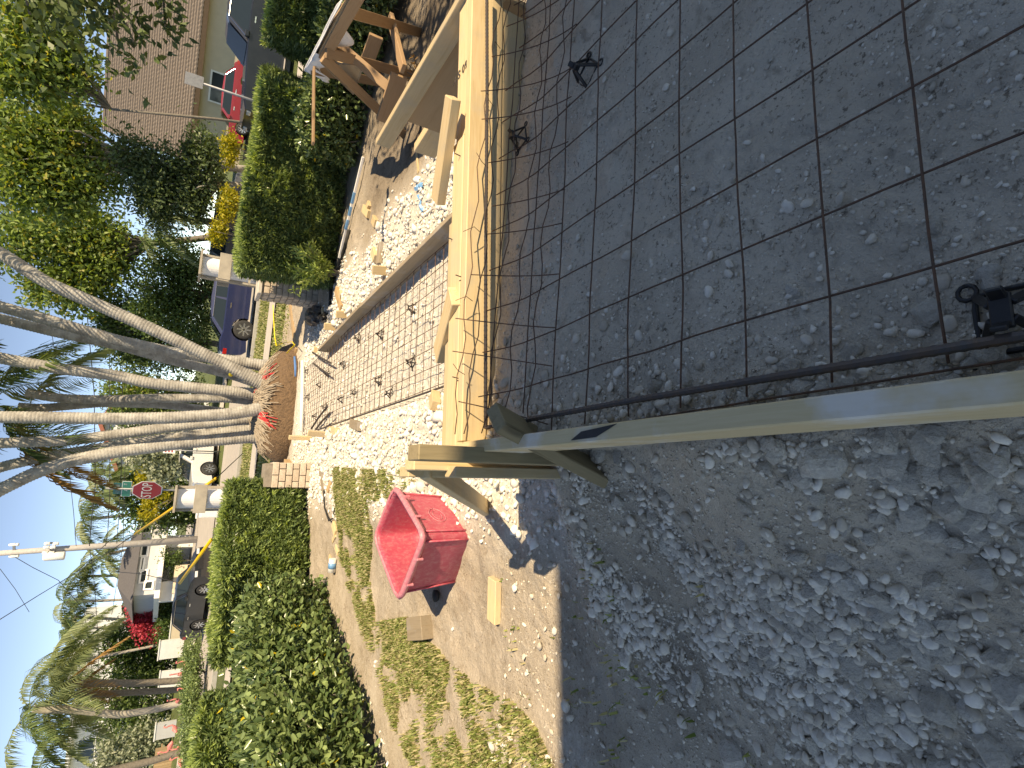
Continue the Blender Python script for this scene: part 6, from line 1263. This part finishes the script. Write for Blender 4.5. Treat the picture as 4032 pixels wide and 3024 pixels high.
for (x_, y_) in ((55, 2145), (55, 2190)): q = gy(x_, y_, Yp); MB().lathe(q - EZ * .2, [(.06, 0), (.09, .05), (.06, .12), (.09, .2), (.05, .4)], 10).build('insulator', MATS['sign_white'], up_r, True)
MB().bar(gy(55, 2140, Yp), gy(56, 2192, Yp), .1, .1).build('crossarm', MATS['galvanised'], up_r)
def line(label, P, Y, r_=.016, name='power_line', mat='wire_black'):
    Y = [Y] * len(P) if not isinstance(Y, (list, tuple)) else Y; Q = np.array([gy(x, y, yy) for (x, y), yy in zip(P, Y)]); s_ = np.arange(len(Q)); u = np.linspace(0, len(Q) - 1, (len(Q) - 1) * 6 + 1); Q2 = np.stack([np.interp(u, s_, Q[:, i]) for i in range(3)], 1)
    o = MB().tube(Q2, r_, 5).build(name, MATS[mat], loc=Q2[0], smooth=True); tag(o, label, 'wire', 'overhead wires'); return o
line('overhead wire rising to the top right across the leafy trees', [(60, -60), (86, 9), (199, 457), (270, 800), (316, 1021), (344, 1250), (362, 1446), (371, 1554), (375, 1907), (360, 2050), (352, 2150)], 34, .02)
line('overhead wire just above the brown roof ridge', [(380, -40), (384, 81), (402, 479), (420, 881), (429, 1157), (432, 1554), (432, 1950), (425, 2087), (415, 2150)], 34.3)
line('overhead wire crossing the palms below the ridge line', [(470, 850), (475, 953), (479, 1157), (482, 1500), (480, 1800), (470, 2000), (460, 2140)], 34.6)
line('lowest overhead wire crossing behind the palms', [(490, 800), (497, 1050), (500, 1300), (498, 1700), (490, 1900), (485, 2140), (440, 2420)], 35.0, .013)
line('overhead wire running to the upper right tree', [(20, 100), (60, 300), (131, 768), (172, 1066), (208, 1338), (221, 1428), (271, 1843), (290, 2020), (300, 2150)], 33.7, .013)
line('overhead wire leaving the pole to the left, upper one', [(56, 2192), (130, 2235), (230, 2285), (330, 2400), (360, 2600), (370, 3060)], [36, 36, 37, 40, 44, 52], .016)
line('overhead wire left of the pole near the top edge', [(-40, 2215), (0, 2240), (60, 2320), (115, 2410)], 37, .013)
line('overhead wire from the pole foot of the picture to the far left', [(352, 2150), (372, 2300), (385, 2500), (390, 2700), (395, 3060)], [36, 38, 42, 46, 52], .016)
line('long diagonal stay wire down from the upper left', [(-10, 2445), (150, 2345), (300, 2254), (434, 2006 + 120), (520, 2060)], [26, 28, 30, 32, 33], .016)
gw = thing('guy_wire', 'guy wire with a yellow guard passing the left column form', 'guy wire', gz(955, 1786, .1)); ga, gb_ = gz(955, 1786, .1), gy(850, 1884, 14.2); gc = gy(530, 2104, 20)
MB().tube([ga, gb_], .012, 6).build('anchor_rod', MATS['wire_black'], gw, True); MB().tube([gb_, gc], .035, 8).build('yellow_guard', MATS['guard_yellow'], gw, True); MB().tube([gc, gy(440, 2166, 22), gy(300, 2254, 25), gy(150, 2345, 28)], .012, 6).build('wire', MATS['wire_black'], gw, True)
gw = thing('guy_wire', 'guy wire with a yellow guard crossing in front of the black hatchback', 'guy wire', gy(830, 2120, 16)); ga, gb_ = gy(832, 2125, 16), gy(708, 2296, 20)
MB().tube([gy(860, 2085, 15.3), ga], .012, 6).build('anchor_rod', MATS['wire_black'], gw, True); MB().tube([ga, gb_], .045, 8).build('yellow_guard', MATS['guard_yellow'], gw, True); MB().tube([gb_, gy(560, 2260, 24), gy(440, 2250, 28)], .012, 6).build('wire', MATS['wire_black'], gw, True)

# ------------------------------------------------------------------ flamingos
simple('flamingo_pink', (.72, .24, .22), (.62, .17, .16), 12, .5, .1, .01)
fl = thing('lawn_flamingo', 'pink lawn flamingo', 'lawn ornament', (0, 0, 0), 'pink lawn flamingos')
V = []; nn = 12
for j, (x, r_) in enumerate([(-.20, .01), (-.14, .06), (-.03, .10), (.08, .09), (.15, .05), (.17, .02)]): V += [(x, r_ * .75 * math.cos(a), .45 + r_ * math.sin(a) - .05 * (x < -.1)) for a in np.arange(nn) * 2 * math.pi / nn]
MB().add(V, [[j * nn + i, j * nn + (i + 1) % nn, (j + 1) * nn + (i + 1) % nn, (j + 1) * nn + i] for j in range(5) for i in range(nn)]).build('body', MATS['flamingo_pink'], fl, True)
MB().tube([(.14, 0, .47), (.22, 0, .56), (.20, 0, .68), (.15, 0, .76), (.18, 0, .83), (.25, 0, .82)], [.04, .03, .025, .024, .035, .02], 8).build('neck', MATS['flamingo_pink'], fl, True)
MB().tube([(.25, 0, .82), (.30, 0, .79), (.31, 0, .75)], [.02, .015, .005], 6).build('beak', MATS['black_plastic'], fl, True)
for s_ in (-.03, .03): MB().tube([(0, s_, .38), (.02, s_, .0)], .007, 5).build('leg', MATS['galvanised'], fl, True)
FL = [(723, 2623, 'rightmost, on the lawn under the coconut trunks'), (700, 2656, 'second from the right, farther back'), (733, 2689, 'between two coconut trunks, nearest'), (690, 2763, 'beside the bent coconut trunk'), (677, 2873, 'largest looking, left of the bent coconut trunk'), (658, 2940, 'highest placed, before the brown fence'), (695, 2945, 'before the brown fence, lower one'), (700, 3005, 'at the left edge of the picture')]
for i, (x_, y_, tx) in enumerate(FL):
    q = gy(x_, y_, 25.5 - i * .1); o = fl if i == 0 else copy_tree(fl); zb_ = float(z_big(q[0], q[1])); o.location = (float(q[0]), float(q[1]), max(zb_, float(q[2]) - .55)); o.rotation_euler = (0, 0, i * 1.9); o['label'] = 'pink lawn flamingo ' + tx
